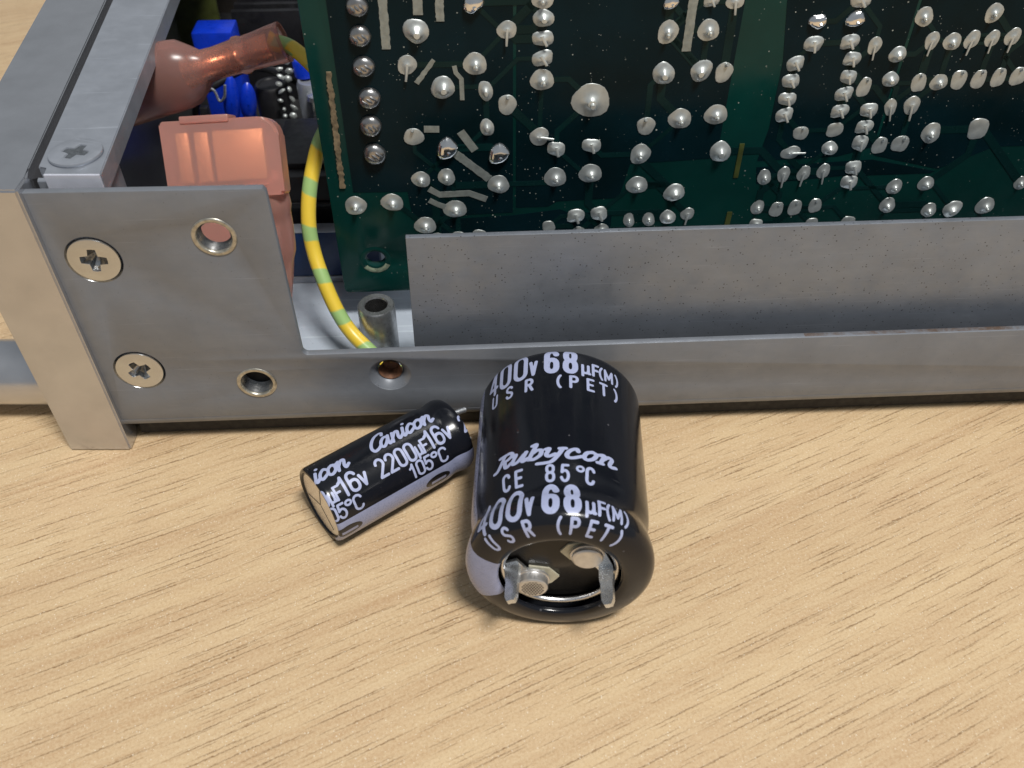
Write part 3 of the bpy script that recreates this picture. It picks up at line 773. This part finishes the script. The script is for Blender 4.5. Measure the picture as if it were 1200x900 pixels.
ib = empty('inner_circuit_board', (-52, 172, 6), YAW, 'blurred inner board with bright blue parts deep inside the dark chassis', 'circuit board')
def ipart(name, mat_, fn, smooth=40):
    bm = bmesh.new(); fn(bm); return build(name, bm, mat_, ib, smooth)
ipart('board', 'pan', lambda b: add_box(b, -30, 110, 0, 95, 0.1, 1.8))
ipart('blue_relay', 'blue', lambda b: add_box(b, -14.5, -6.0, 14, 21, 3, 30, .5))
def disc(b, x, y, z, rx, rz):
    add_lathe(b, [(-1.5, .05), (-1.35, .4), (-.9, .8), (0, 1), (.9, .8), (1.35, .4), (1.5, .05)], 24, 'y', mtx=rot_mtx((x, y, z), (0, R(8), R(10)), (rx, 1, rz)))
ipart('blue_capacitor', 'blue', lambda b: disc(b, -6.0, 2.5, 20.5, 1.7, 5.6))
ipart('blue_capacitor', 'blue', lambda b: disc(b, -2.9, 3.5, 19.6, 1.7, 4.4))
ipart('capacitor_lead', 'tin', lambda b: add_tube(b, spline([(-13.5, 1.5, 23.5), (-9, 1.2, 23.8), (-7.9, .6, 21.5), (-6.6, .4, 22.6), (-6.0, .4, 25)], 6), .28, 8))
ipart('capacitor_lead', 'tin', lambda b: add_tube(b, spline([(-6.6, .3, 14.8), (-5.2, .2, 15.5), (-4.4, .2, 17.8)], 6), .3, 8))
def fins(b):
    for i in range(7): add_box(b, -12, 4, 40 + i * 4.2, 41.6 + i * 4.2, 2, 24, .2)
    add_box(b, -12, 4, 39.9, 68, 2, 15, .2)
ipart('heat_sink', 'black', fins)
def beads(b, P, r):
    for i, p in enumerate(P):
        add_lathe(b, [(-1, .05), (-.8, .6), (0, 1), (.8, .6), (1, .05)], 12, 'z', mtx=rot_mtx((p[0] + random.uniform(-.35, .35), p[1], p[2] + random.uniform(-.3, .3)), (random.uniform(-1, 1), random.uniform(-1, 1), 0), (r * random.uniform(.5, 1.5), r * random.uniform(.5, 1), r * random.uniform(.45, 1.0))))
ipart('soldered_pins', 'solder_bright', lambda b: beads(b, [(7.6, 34 + 1.0 * i, 27 + 1.9 * i) for i in range(7)], .95), 60)
ipart('soldered_pins', 'solder', lambda b: beads(b, [(3.4, 6 + .5 * i, 15 + 1.55 * i) for i in range(7)], .75), 60)
ipart('soldered_pins', 'solder', lambda b: beads(b, [(5.4, 6 + .5 * i, 13 + 1.8 * i) for i in range(8)], .8), 60)
def grey_can(b): add_lathe(b, [(2, 3.3), (21.5, 3.3), (22.4, 2.9), (22.4, 2.4), (22.0, 2.2), (22.0, .05)], 30, 'z', mtx=Matrix.Translation((10.2, 7.5, 0)))
ipart('grey_capacitor', 'rail', grey_can)
ipart('blue_sleeve', 'blue', lambda b: add_lathe(b, [(22.5, 2.2), (25.5, 2.2), (26, 1.8), (26, .05)], 24, 'z', mtx=Matrix.Translation((8.6, 9.5, 0))))
def ring(b):
    rings = []
    for i in range(24):
        a = 2 * math.pi * i / 24
        rings.append([b.verts.new((3.0 + (1.5 + .55 * math.cos(t)) * math.cos(a), 1.0 + (1.5 + .55 * math.cos(t)) * math.sin(a), 15.3 + .55 * math.sin(t))) for t in [2 * math.pi * k / 10 for k in range(10)]])
    for i in range(24):
        for k in range(10): b.faces.new((rings[i][k], rings[(i + 1) % 24][k], rings[(i + 1) % 24][(k + 1) % 10], rings[i][(k + 1) % 10]))
ipart('beige_ring', 'washer', ring, 60)
ipart('black_stem', 'black', lambda b: add_box(b, -12.5, -10.8, .6, 2.2, 2, 20, .3))
ipart('black_wire', 'black', lambda b: add_tube(b, spline([(-16, 8, 14), (-13, 4, 21), (-9, 2, 24), (-1, 6, 26), (6, 12, 20), (12, 16, 12)], 6), .8, 10))
ipart('dark_can', 'black', lambda b: add_lathe(b, [(2, 3.6), (19, 3.6), (19.6, 3.2), (19.6, 2.6), (19.3, 2.4), (19.3, .05)], 30, 'z', mtx=Matrix.Translation((.5, 12, 0))))
ipart('glass_fuse', 'alu', lambda b: add_lathe(b, [(-6, .05), (-6, 1.5), (-3.8, 1.5), (-3.7, 1.2), (3.7, 1.2), (3.8, 1.5), (6, 1.5), (6, .05)], 20, 'x', mtx=Matrix.Translation((7, 15, 24.5))))
ipart('resistor', 'washer', lambda b: add_lathe(b, [(-2.4, .05), (-2.2, .9), (-1.4, 1.05), (-.9, .8), (.9, .8), (1.4, 1.05), (2.2, .9), (2.4, .05)], 20, 'x', mtx=rot_mtx((-1.5, .5, 12.5), (0, .2, .5))))
ipart('silver_screw', 'tin', lambda b: add_lathe(b, [(14, 1.2), (20.2, 1.2), (20.3, 2.2), (21.2, 2.0), (21.6, .05)], 20, 'z', mtx=Matrix.Translation((11.5, 3.2, 0))))
ipart('olive_card', 'olive', lambda b: add_box(b, -27, -16, 44, 45.5, 2, 40, .2))
ipart('ceramic_block', 'washer', lambda b: add_box(b, 11.2, 14.5, 24, 26, 26, 33, .4))

# ================================================================== PRINTED LETTERING (signed distance field -> mesh)
def ell(cx, cy, rx, ry, a0, a1, n=14):
    return [(cx + rx * math.cos(R(a0 + (a1 - a0) * i / n)), cy + ry * math.sin(R(a0 + (a1 - a0) * i / n))) for i in range(n + 1)]
def rr(x0, y0, x1, y1, r):
    p = []
    for cx, cy, a in ((x1 - r, y1 - r, 0), (x0 + r, y1 - r, 90), (x0 + r, y0 + r, 180), (x1 - r, y0 + r, 270)): p += ell(cx, cy, r, r, a, a + 90, 6)
    return p + [p[0]]
G = {
 '0': ([rr(0, 0, .46, 1, .225)], .46),
 '1': ([[(.0, .74), (.12, .82), (.2, 1), (.2, 0)]], .26),
 '2': ([ell(.23, .74, .23, .26, 175, -25, 14) + [(.02, .04), (0, 0), (.46, 0)]], .46),
 '4': ([[(.36, 0), (.36, 1), (0, .26), (.5, .26)]], .5),
 '5': ([[(.43, 1), (.07, 1), (.03, .55)] + ell(.22, .33, .24, .33, 120, -160, 16)], .46),
 '6': ([rr(0, 0, .5, .56, .22), [(0, .3), (0, .74)] + ell(.25, .76, .25, .24, 180, 15, 10)], .5),
 '8': ([rr(0, 0, .5, .53, .22), rr(.025, .53, .475, 1, .2)], .5),
 'v': ([[(0, .6), (.18, .02), (.36, .6)]], .36),
 'u': ([[(.04, .62), (.04, -.22)], [(.04, .25)] + ell(.19, .16, .15, .16, 180, 330, 8) + [(.36, .25)], [(.36, .62), (.36, 0)], [(.36, .04), (.44, 0)]], .44),
 'F': ([[(0, 0), (0, 1), (.42, 1)], [(0, .52), (.36, .52)]], .42),
 'E': ([[(.4, 0), (0, 0), (0, 1), (.4, 1)], [(0, .52), (.34, .52)]], .4),
 'T': ([[(0, 1), (.5, 1)], [(.25, 1), (.25, 0)]], .5),
 'P': ([[(0, 0), (0, 1), (.26, 1)] + ell(.26, .76, .18, .24, 90, -90, 8) + [(0, .52)]], .44),
 'R': ([[(0, 0), (0, 1), (.26, 1)] + ell(.26, .76, .18, .24, 90, -90, 8) + [(0, .52)], [(.22, .52), (.46, 0)]], .46),
 'U': ([[(0, 1), (0, .24)] + ell(.23, .23, .23, .23, 180, 360, 10) + [(.46, 1)]], .46),
 'S': ([ell(.23, .76, .22, .24, 20, 190, 10) + [(.06, .6), (.4, .42)] + ell(.23, .24, .23, .24, 20, -165, 12)], .46),
 'C': ([ell(.23, .76, .23, .24, 10, 180, 9) + ell(.23, .24, .23, .24, 180, 350, 9)], .46),
 'M': ([[(0, 0), (0, 1), (.28, .25), (.56, 1), (.56, 0)]], .56),
 '(': ([ell(.5, .5, .46, .68, 130, 230, 10)], .26),
 ')': ([ell(-.25, .5, .46, .68, 50, -50, 10)], .26),
 'o': ([ell(.16, .84, .16, .16, 0, 360, 16)], .32),
}
def text(items):
    """items: (char, x, y, height, xscale, stroke mm) -> list of (pts, radius)"""
    st = []
    for c, x, y, h, xs, sw in items:
        for p in G[c][0]: st.append(([(x + a * h * xs, y + b * h) for a, b in p], sw / 2))
    return st
def script(strokes, x, y, kx, ky, shear, sw):
    out = []
    for p in strokes:
        q = [tuple(v) for v in spline(p, 7)] if len(p) > 2 else p
        out.append(([(x + a * kx + b * ky * shear, y + b * ky) for a, b in q], sw / 2))
    return out
def field(strokes, h):
    allp = np.array([q for p, r in strokes for q in p]); rm = max(r for p, r in strokes) + 3 * h
    x0, y0 = allp.min(0) - rm; x1, y1 = allp.max(0) + rm
    nx, ny = int((x1 - x0) / h) + 2, int((y1 - y0) / h) + 2
    xs = x0 + np.arange(nx) * h; ys = y0 + np.arange(ny) * h
    D = np.full((nx, ny), 1e3)
    for p, r in strokes:
        for a, b in zip(p, p[1:]):
            ax_, ay_ = a; dx, dy = b[0] - ax_, b[1] - ay_
            i0 = max(0, int((min(a[0], b[0]) - r - 2 * h - x0) / h)); i1 = min(nx, int((max(a[0], b[0]) + r + 2 * h - x0) / h) + 2)
            j0 = max(0, int((min(a[1], b[1]) - r - 2 * h - y0) / h)); j1 = min(ny, int((max(a[1], b[1]) + r + 2 * h - y0) / h) + 2)
            X, Y = np.meshgrid(xs[i0:i1] - ax_, ys[j0:j1] - ay_, indexing='ij')
            L2 = dx * dx + dy * dy
            t = np.clip((X * dx + Y * dy) / L2, 0, 1) if L2 > 1e-12 else 0 * X
            D[i0:i1, j0:j1] = np.minimum(D[i0:i1, j0:j1], np.hypot(X - t * dx, Y - t * dy) - r)
    return xs, ys, D
def field_mesh(name, xs, ys, D, mapf, mat, parent):
    verts, faces, idx = [], [], {}
    def vert(key, x, y):
        if key not in idx: idx[key] = len(verts); verts.append(tuple(c * MM for c in mapf(x, y)))
        return idx[key]
    ins = D < 0
    any_ = ins[:-1, :-1] | ins[1:, :-1] | ins[:-1, 1:] | ins[1:, 1:]
    for i, j in np.argwhere(any_):
        i, j = int(i), int(j)
        cs = ((i, j), (i + 1, j), (i + 1, j + 1), (i, j + 1)); poly = []
        for k in range(4):
            a, b = cs[k], cs[(k + 1) % 4]; da, db = D[a], D[b]
            if da < 0: poly.append(vert(a, xs[a[0]], ys[a[1]]))
            if (da < 0) != (db < 0):
                lo_, hi_ = (a, b) if a < b else (b, a); t = D[lo_] / (D[lo_] - D[hi_])
                poly.append(vert((lo_, hi_), xs[lo_[0]] + t * (xs[hi_[0]] - xs[lo_[0]]), ys[lo_[1]] + t * (ys[hi_[1]] - ys[lo_[1]])))
        if len(poly) >= 3: faces.append(poly)
    me = bpy.data.meshes.new(name); me.from_pydata(verts, [], faces); me.update()
    bm = bmesh.new(); bm.from_mesh(me); bmesh.ops.dissolve_degenerate(bm, dist=1e-9, edges=bm.edges); bm.to_mesh(me); bm.free()
    me.materials.append(M[mat]); me.shade_smooth()
    return link(name, me, parent)

class Profile:
    """sleeve profile (a, r); maps arc length -> point with outward offset"""
    def __init__(s, P):
        s.P = np.array(P, float); d = np.hypot(*np.diff(s.P, axis=0).T); s.L = np.concatenate([[0], np.cumsum(d)])
    def at(s, l, off):
        a = np.interp(l, s.L, s.P[:, 0]); r = np.interp(l, s.L, s.P[:, 1])
        e = .12; da = np.interp(l + e, s.L, s.P[:, 0]) - np.interp(l - e, s.L, s.P[:, 0]); dr = np.interp(l + e, s.L, s.P[:, 1]) - np.interp(l - e, s.L, s.P[:, 1])
        n = math.hypot(da, dr) or 1
        return a - off * dr / n, r + off * da / n
    def len_at(s, a, start=0):
        return float(np.interp(a, s.P[start:, 0], s.L[start:]))
def smooth_profile(P, n=6): return [tuple(v) for v in spline(P, n)]

# ================================================================== LARGE CAPACITOR
RB = 12.45
big = empty('large_capacitor', (6.35, 67.5, 0.0), R(90 - 2.1), 'large black electrolytic capacitor marked 400v 68µF, lying with its two terminals toward the viewer', 'capacitor')
ZB = 12.75
pb = [(0.5, 8.2), (0.0, 8.4), (-.25, 9.0), (-.2, 10.0), (0.0, 10.9), (0.35, 11.7), (1.0, 12.35), (1.9, 12.68), (2.9, 12.68), (4.0, 12.5), (4.9, 12.18), (5.8, 12.02), (7.0, 12.12), (8.5, 12.36), (10.5, RB), (15, RB), (20, RB), (25, RB), (29.9, RB), (31.0, 12.3), (31.65, 11.9), (31.9, 11.2), (31.9, 9.0)]
pbs = smooth_profile(pb, 5)
bm = bmesh.new(); add_lathe(bm, pbs, 120, 'x', cap1=True, mtx=Matrix.Translation((0, 0, ZB)))
build('sleeve', bm, 'sleeve', big, 179)
PB_ = Profile(pbs)
def big_map(off=0.012):
    def f(s, a):              # s mm round the can (0 = top, + = right), a = axial arc position
        ph = s / RB; A_, r = PB_.at(a, off); return (A_, -r * math.sin(ph), ZB + r * math.cos(ph))
    return f
# arc length offset: value of a on the straight part -> arc length
A0 = PB_.len_at(15.0, 40) - 15.0
def bl(a): return a + A0 + .5
def put_big(name, strokes, h=0.07): 
    xs, ys, D = field(strokes, h); return field_mesh(name, xs, ys, D, big_map(), 'print', big)
def big_block(a):              # baseline of the rating line at axial position a
    b = bl(a)
    put_big('printed_rating', text([('4', -12.6, b, 4.6, .72, .60), ('0', -10.0, b, 4.6, .78, .68), ('0', -7.25, b, 4.6, .8, .68), ('v', -4.75, b + .1, 4.4, .52, .52),
        ('6', -2.3, b + .3, 4.35, .64, .88), ('8', .45, b + .3, 4.35, .64, .88),
        ('u', 2.85, b + .45, 2.5, 1.1, .44), ('F', 4.6, b + .4, 2.2, .85, .44), ('(', 5.6, b + .2, 2.3, .95, .36), ('M', 6.6, b + .35, 2.1, 1.05, .40), (')', 8.45, b + .2, 2.3, .95, .36)]))
def big_series(a):
    b = bl(a)
    put_big('printed_series', text([('U', -11.7, b, 2.2, .9, .40), ('S', -8.7, b, 2.2, .95, .40), ('R', -5.4, b, 2.2, .95, .44), ('(', -.8, b - .1, 2.3, 1.0, .40), ('P', 1.15, b, 2.2, 1.0, .44), ('E', 3.7, b, 2.2, .95, .42), ('T', 5.7, b, 2.2, .95, .42), (')', 8.1, b - .1, 2.3, 1.0, .40)]))
big_block(26.1); big_series(23.2)
big_block(.6); big_series(-2.2)
put_big('printed_class', text([('C', -8.5, bl(6.2), 2.4, .85, .44), ('E', -6.5, bl(6.2), 2.4, .9, .44), ('8', -2.2, bl(6.2), 2.4, .8, .40), ('5', -.2, bl(6.2), 2.4, .82, .40), ('o', 1.85, bl(6.2), 2.4, 1.15, .34), ('C', 3.2, bl(6.2), 2.4, .85, .44)]))
RUB = [[(-.15, -.05), (.3, .0), (.65, .6), (.95, 2.1)], [(.0, 2.15), (.95, 2.25), (2.0, 2.3), (2.6, 1.85), (2.0, 1.3), (.9, 1.15)], [(1.45, 1.15), (1.9, .35), (2.4, .05), (3.0, .5)],
 [(2.9, 1.5), (3.4, 1.55), (3.3, .6), (3.7, .1), (4.4, .35), (5.0, 1.3)], [(5.2, 1.6), (5.1, .5), (5.4, .08), (6.0, .45)],
 [(5.9, 2.4), (6.5, 2.5), (6.4, 1.2), (6.35, .1)], [(6.35, .25), (7.2, .02), (8.0, .6), (7.8, 1.4), (7.1, 1.5), (6.45, 1.05)],
 [(8.5, 1.5), (9.0, 1.55), (9.0, .6), (9.6, .25), (10.4, .6)], [(11.2, 1.6), (10.9, .3), (10.4, -.65), (9.4, -.85), (8.2, -.85)], [(10.7, 1.55), (11.6, 1.6)],
 [(13.8, 1.2), (13.35, 1.6), (12.55, 1.3), (12.25, .6), (12.7, .06), (13.5, .02), (14.7, .45)],
 [(16.05, 1.58), (15.2, 1.2), (15.1, .4), (15.75, .02), (16.6, .4), (16.8, 1.2), (16.05, 1.58), (16.8, 1.35), (17.4, 1.4)],
 [(17.5, 1.5), (18.1, 1.5), (18.0, .05)], [(18.05, .7), (18.8, 1.5), (19.6, 1.35), (19.55, .4), (19.9, .02), (20.8, .2)], [(17.5, .03), (18.4, .03)]]
SQ = .74                       # pen wider than tall
_st = [([(x * SQ, y) for x, y in p], r) for p, r in script(RUB, -10.0, bl(9.9), .84, 1.0, .38, .49)]
xs, ys, D = field(_st, .055)
field_mesh('printed_maker_name', xs / SQ, ys, D, big_map(), 'print', big)
# grey polarity stripe down the left flank, over the rim
bm = bmesh.new()
st = [PB_.at(l, .014) for l in PB_.L[1:-6]]
add_lathe(bm, st, 24, 'x', mtx=Matrix.Translation((0, 0, ZB)), a0=R(-116), a1=R(-69))
build('polarity_stripe', bm, 'stripe', big, 179)
def tick(l0, l1, p0, p1):
    bm = bmesh.new(); add_lathe(bm, [PB_.at(l, .016) for l in np.linspace(l0, l1, 8)], 6, 'x', mtx=Matrix.Translation((0, 0, ZB)), a0=R(p0), a1=R(p1)); build('printed_mark', bm, 'sleeve', big, 179)
tick(5.2, 5.5, -100, -88); tick(4.9, 5.2, -100.5, -98)
# end: can rim, black disc
bm = bmesh.new()
rim = [(1.55 + .42 * math.sin(t), 7.75 + .42 * math.cos(t)) for t in np.linspace(-math.pi, math.pi, 13)]
add_lathe(bm, rim, 96, 'x', mtx=Matrix.Translation((0, 0, ZB))); build('can_rim', bm, 'alu', big, 179)
bm = bmesh.new()
add_lathe(bm, [(2.6, 8.0), (2.6, 6.9), (2.45, 6.6), (2.45, 1.6), (2.25, 1.2), (2.25, .02)], 72, 'x', mtx=Matrix.Translation((0, 0, ZB))); build('end_disc', bm, 'phenolic', big, 40)
def terminal(sign, head_h):
    # local end-face coordinates: u right, v up, outward = -x ; point = (1.95 - out, -u, ZB + v)
    def P(u, v, o): return Vector((2.45 - o, -u * sign, ZB + v * sign))
    t = empty('terminal', (0, 0, 0)); t.parent = big
    # washer tab
    def poly3(bm, pts, o0, o1):
        A_ = [bm.verts.new(P(u, v, o0)) for u, v in pts]; B_ = [bm.verts.new(P(u, v, o1)) for u, v in pts]; n = len(pts)
        bm.faces.new(A_); bm.faces.new(B_)
        for i in range(n): bm.faces.new((A_[i], A_[(i + 1) % n], B_[(i + 1) % n], B_[i]))
    bpy.data.objects.remove(t)
    rv = (3.55, 3.0)
    bm = bmesh.new()
    poly3(bm, [(rv[0] - 3.6, rv[1] - .1), (rv[0] - 2.6, rv[1] + 1.5), (rv[0] - .5, rv[1] + 2.3), (rv[0] + .6, rv[1] - 2.3), (rv[0] - 2.2, rv[1] - 1.9)], 0.02, .28)
    build('fibre_washer', bm, 'washer', big, 30)
    bm = bmesh.new()
    pts = [(rv[0] - 1.9, rv[1] + 1.2), (rv[0] + .6, rv[1] + 2.1), (rv[0] + 2.2, rv[1] + .9), (7.0, .9), (7.3, -.5), (5.8, -1.2), (rv[0] + .8, rv[1] - 2.1), (rv[0] - 1.6, rv[1] - 1.4)]
    poly3(bm, pts, .30, .75)
    lug = build('terminal', bm, 'tin', big, 30)
    bm = bmesh.new()
    # blade standing out of the end
    d = Vector((.92, .38)).normalized(); c = Vector((6.3, 0.05)); nrm = Vector((-d.y, d.x))
    secs = [(.4, 1.0, 0), (2.0, 1.0, 0), (2.6, .98, .06), (3.4, .82, .1), (4.4, .86, .02), (5.7, .8, -.05), (6.4, .5, -.1)]
    rings = []
    for o, wd, sh_ in secs:
        rings.append([bm.verts.new(P(c.x + d.x * a * wd + nrm.x * (b * .4 + sh_), c.y + d.y * a * wd + nrm.y * (b * .4 + sh_), o)) for a, b in ((-1, -1), (-.3, -1.35), (.3, -1.1), (1, -1), (1, 1), (.2, .8), (-.3, .9), (-1, 1))])
    for A_, B_ in zip(rings, rings[1:]):
        for i in range(8): bm.faces.new((A_[i], A_[(i + 1) % 8], B_[(i + 1) % 8], B_[i]))
    bm.faces.new(rings[0]); bm.faces.new(rings[-1])
    build('blade', bm, 'tin', lug, 40)
    bm = bmesh.new()
    m_ = Matrix.Translation(P(rv[0], rv[1], 0))
    add_lathe(bm, [(-.7, 2.35), (-.95, 2.3), (-1.0, 2.1), (-1.1, 2.05), (-head_h + .2, 2.05), (-head_h, 1.85), (-head_h - .02, 1.7), (-head_h + .03, .02)], 40, 'x', mtx=m_)
    build('rivet', bm, 'rivet', lug, 40)
    if sign < 0:                                   # knurled dots on the near rivet
        bm = bmesh.new()
        for i in range(-6, 7):
            for j in range(-6, 7):
                u, v = i * .40 + (j % 2) * .20, j * .36
                if u * u + v * v < 1.55 ** 2:
                    add_lathe(bm, [(0.06, .135), (-.06, .12)], 6, 'x', cap1=True, mtx=Matrix.Translation(P(rv[0] + u, rv[1] + v, head_h)))
        o = build('knurl', bm, 'hole', lug, None); o['kind'] = 'stuff'
terminal(1, 1.6); terminal(-1, 2.3)

# ================================================================== SMALL CAPACITOR
RS = 6.25
ang = math.atan2(15.3, 19.8)
sm = empty('small_capacitor', (-29.3, 84.6, 0), ang, 'small black capacitor marked 2200µF16v with pale stripe, lying left of the larger one', 'capacitor')
ZS = 6.27
ps = [(0.5, 5.35), (0.12, 5.5), (0.0, 5.75), (0.15, 6.05), (0.6, 6.22), (1.4, RS), (5, RS), (10, RS), (15, RS), (19.2, RS), (20.3, 6.2), (21.3, 6.0), (22.2, 6.02), (23.2, 6.2), (24.0, 6.2), (24.7, 5.95), (25.0, 5.5), (25.0, 4.9), (24.8, 4.6)]
pss = smooth_profile(ps, 5)
bm = bmesh.new(); add_lathe(bm, pss, 96, 'x', mtx=Matrix.Translation((0, 0, ZS))); build('sleeve', bm, 'sleeve', sm, 179)
PS_ = Profile(pss)
S0 = PS_.len_at(10.0, 20) - 10.0
def small_map(off=.012):
    def f(a, t):               # a mm along the can, t = mm up round the can (phi = -t/R)
        ph = -t / RS; A_, r = PS_.at(a, off); return (A_, -r * math.sin(ph), ZS + r * math.cos(ph))
    return f
def tphi(deg): return -R(deg) * RS
CAN = [[(2.55, 2.45), (2.6, 3.0), (2.1, 3.2), (1.2, 2.8), (.5, 1.8), (.3, .8), (.75, .1), (1.5, .2), (2.0, .6)],
 [(3.35, 1.6), (2.7, 1.75), (2.1, 1.1), (2.1, .35), (2.6, .12), (3.2, .8), (3.5, 1.75)], [(3.5, 1.75), (3.4, .6), (3.65, .12), (4.2, .6)],
 [(4.3, 1.75), (4.25, 1.0), (4.2, .1)], [(4.25, .8), (4.8, 1.65), (5.3, 1.55), (5.25, .6), (5.5, .12), (6.1, .6)],
 [(6.3, 1.75), (6.2, .6), (6.45, .1), (7.0, .6)], [(6.5, 2.5), (6.58, 2.55)],
 [(8.15, 1.45), (7.7, 1.75), (7.1, 1.2), (7.0, .5), (7.4, .1), (8.3, .6)],
 [(9.1, 1.75), (8.5, 1.3), (8.5, .4), (9.1, .12), (9.7, .6), (9.6, 1.5), (9.1, 1.75), (9.6, 1.45), (10.1, 1.6)],
 [(10.3, 1.75), (10.25, 1.0), (10.2, .1)], [(10.25, .8), (10.8, 1.65), (11.3, 1.55), (11.25, .6), (11.5, .12), (12.0, .5)]]
def clip_strokes(strokes, lo, hi):
    out = []
    for p, r in strokes:
        run = []
        q = []
        for a, b in zip(p, p[1:]):
            k = max(1, int(math.hypot(b[0] - a[0], b[1] - a[1]) / .15))
            q += [(a[0] + (b[0] - a[0]) * i / k, a[1] + (b[1] - a[1]) * i / k) for i in range(k)]
        q.append(p[-1])
        for v in q:
            if lo <= v[0] <= hi: run.append(v)
            else:
                if len(run) > 1: out.append((run, r))
                run = []
        if len(run) > 1: out.append((run, r))
    return out
LMAX = PS_.L[-1] - .8
for off in (0.0, -15.2, 15.4):
    a0 = S0 + off - 1.75
    jobs = (('printed_maker_name', script(CAN, a0 + 11.2, tphi(9.0), .95, 1.0, .33, .50)),
            ('printed_rating', text([('2', a0 + 10.7, tphi(46), 2.75, .95, .42), ('2', a0 + 12.45, tphi(46), 2.75, .95, .42), ('0', a0 + 14.15, tphi(46), 2.75, .95, .42), ('0', a0 + 15.85, tphi(46), 2.75, .95, .42), ('u', a0 + 17.4, tphi(43.5), 2.2, 1.0, .36), ('F', a0 + 18.6, tphi(44), 2.0, 1.0, .36), ('1', a0 + 19.6, tphi(44), 2.9, 1.1, .46), ('6', a0 + 21.1, tphi(44), 2.9, .92, .46), ('v', a0 + 22.9, tphi(43.5), 2.9, .95, .46)])),
            ('printed_temperature', text([('1', a0 + 15.2, tphi(70), 2.2, 1.1, .36), ('0', a0 + 16.4, tphi(70), 2.2, 1.05, .36), ('5', a0 + 17.85, tphi(70), 2.2, 1.05, .36), ('o', a0 + 19.2, tphi(70), 2.2, 1.3, .34), ('C', a0 + 20.5, tphi(70), 2.2, 1.2, .36)])))
    for nm, st_ in jobs:
        st_ = clip_strokes(st_, .75, LMAX)
        if not st_: continue
        xs, ys, D = field(st_, .055); field_mesh(nm, xs, ys, D, small_map(), 'print', sm)
# stripe with black oval minus marks
h = .09
xs = np.arange(.35, LMAX, h); ys = np.arange(tphi(138), tphi(73), h)
X, Y = np.meshgrid(xs, ys, indexing='ij')
D = np.maximum(np.maximum(Y - (ys[-1] - .2), (ys[0] + .2) - Y), np.maximum(.45 - X, X - (LMAX - .1)))
for k in (S0 + 17.6, S0 + 1.6):
    e = np.hypot((X - k) / 2.25, (Y - tphi(97)) / 1.25) - 1
    bar = np.maximum(np.abs(X - k - .15) - 1.35, np.abs(Y - tphi(99)) - .34)
    D = np.maximum(D, -np.maximum(e * 1.2, -bar))
field_mesh('polarity_stripe', xs, ys, D, small_map(.010), 'stripe', sm)
# vented aluminium end
bm = bmesh.new(); add_lathe(bm, [(.55, 5.5), (.30, 5.2), (.28, 5.0), (.28, .02)], 64, 'x', mtx=Matrix.Translation((0, 0, ZS))); end = build('vent_end', bm, 'alu', sm, 40)
for k, a in enumerate((12, 132, 252)):
    bm = bmesh.new(); add_box(bm, -.02, .3, -.07, .07, 0.1, 4.3, 0, 1, mtx=Matrix.Translation((.26, 0, ZS)) @ Matrix.Rotation(R(a), 4, 'X')); build('score_line', bm, 'hole', end, None)
bm = bmesh.new(); add_lathe(bm, [(24.6, 5.0), (24.4, 4.7), (24.4, .02)], 48, 'x', mtx=Matrix.Translation((0, 0, ZS))); build('rubber_seal', bm, 'phenolic', sm, 40)
for ph, L_ in ((-18, 2.9), (162, 2.6)):
    bm = bmesh.new(); y0, z0 = -2.5 * math.sin(R(ph)), ZS + 2.5 * math.cos(R(ph)) 
    z0 += .8 if ph < 0 else 0
    add_tube(bm, spline([(24.2, y0, z0), (25.6, y0, z0), (24.9 + L_, y0 - .2, z0 - .25)], 4), .48, 12); build('lead', bm, 'tin', sm, 50)
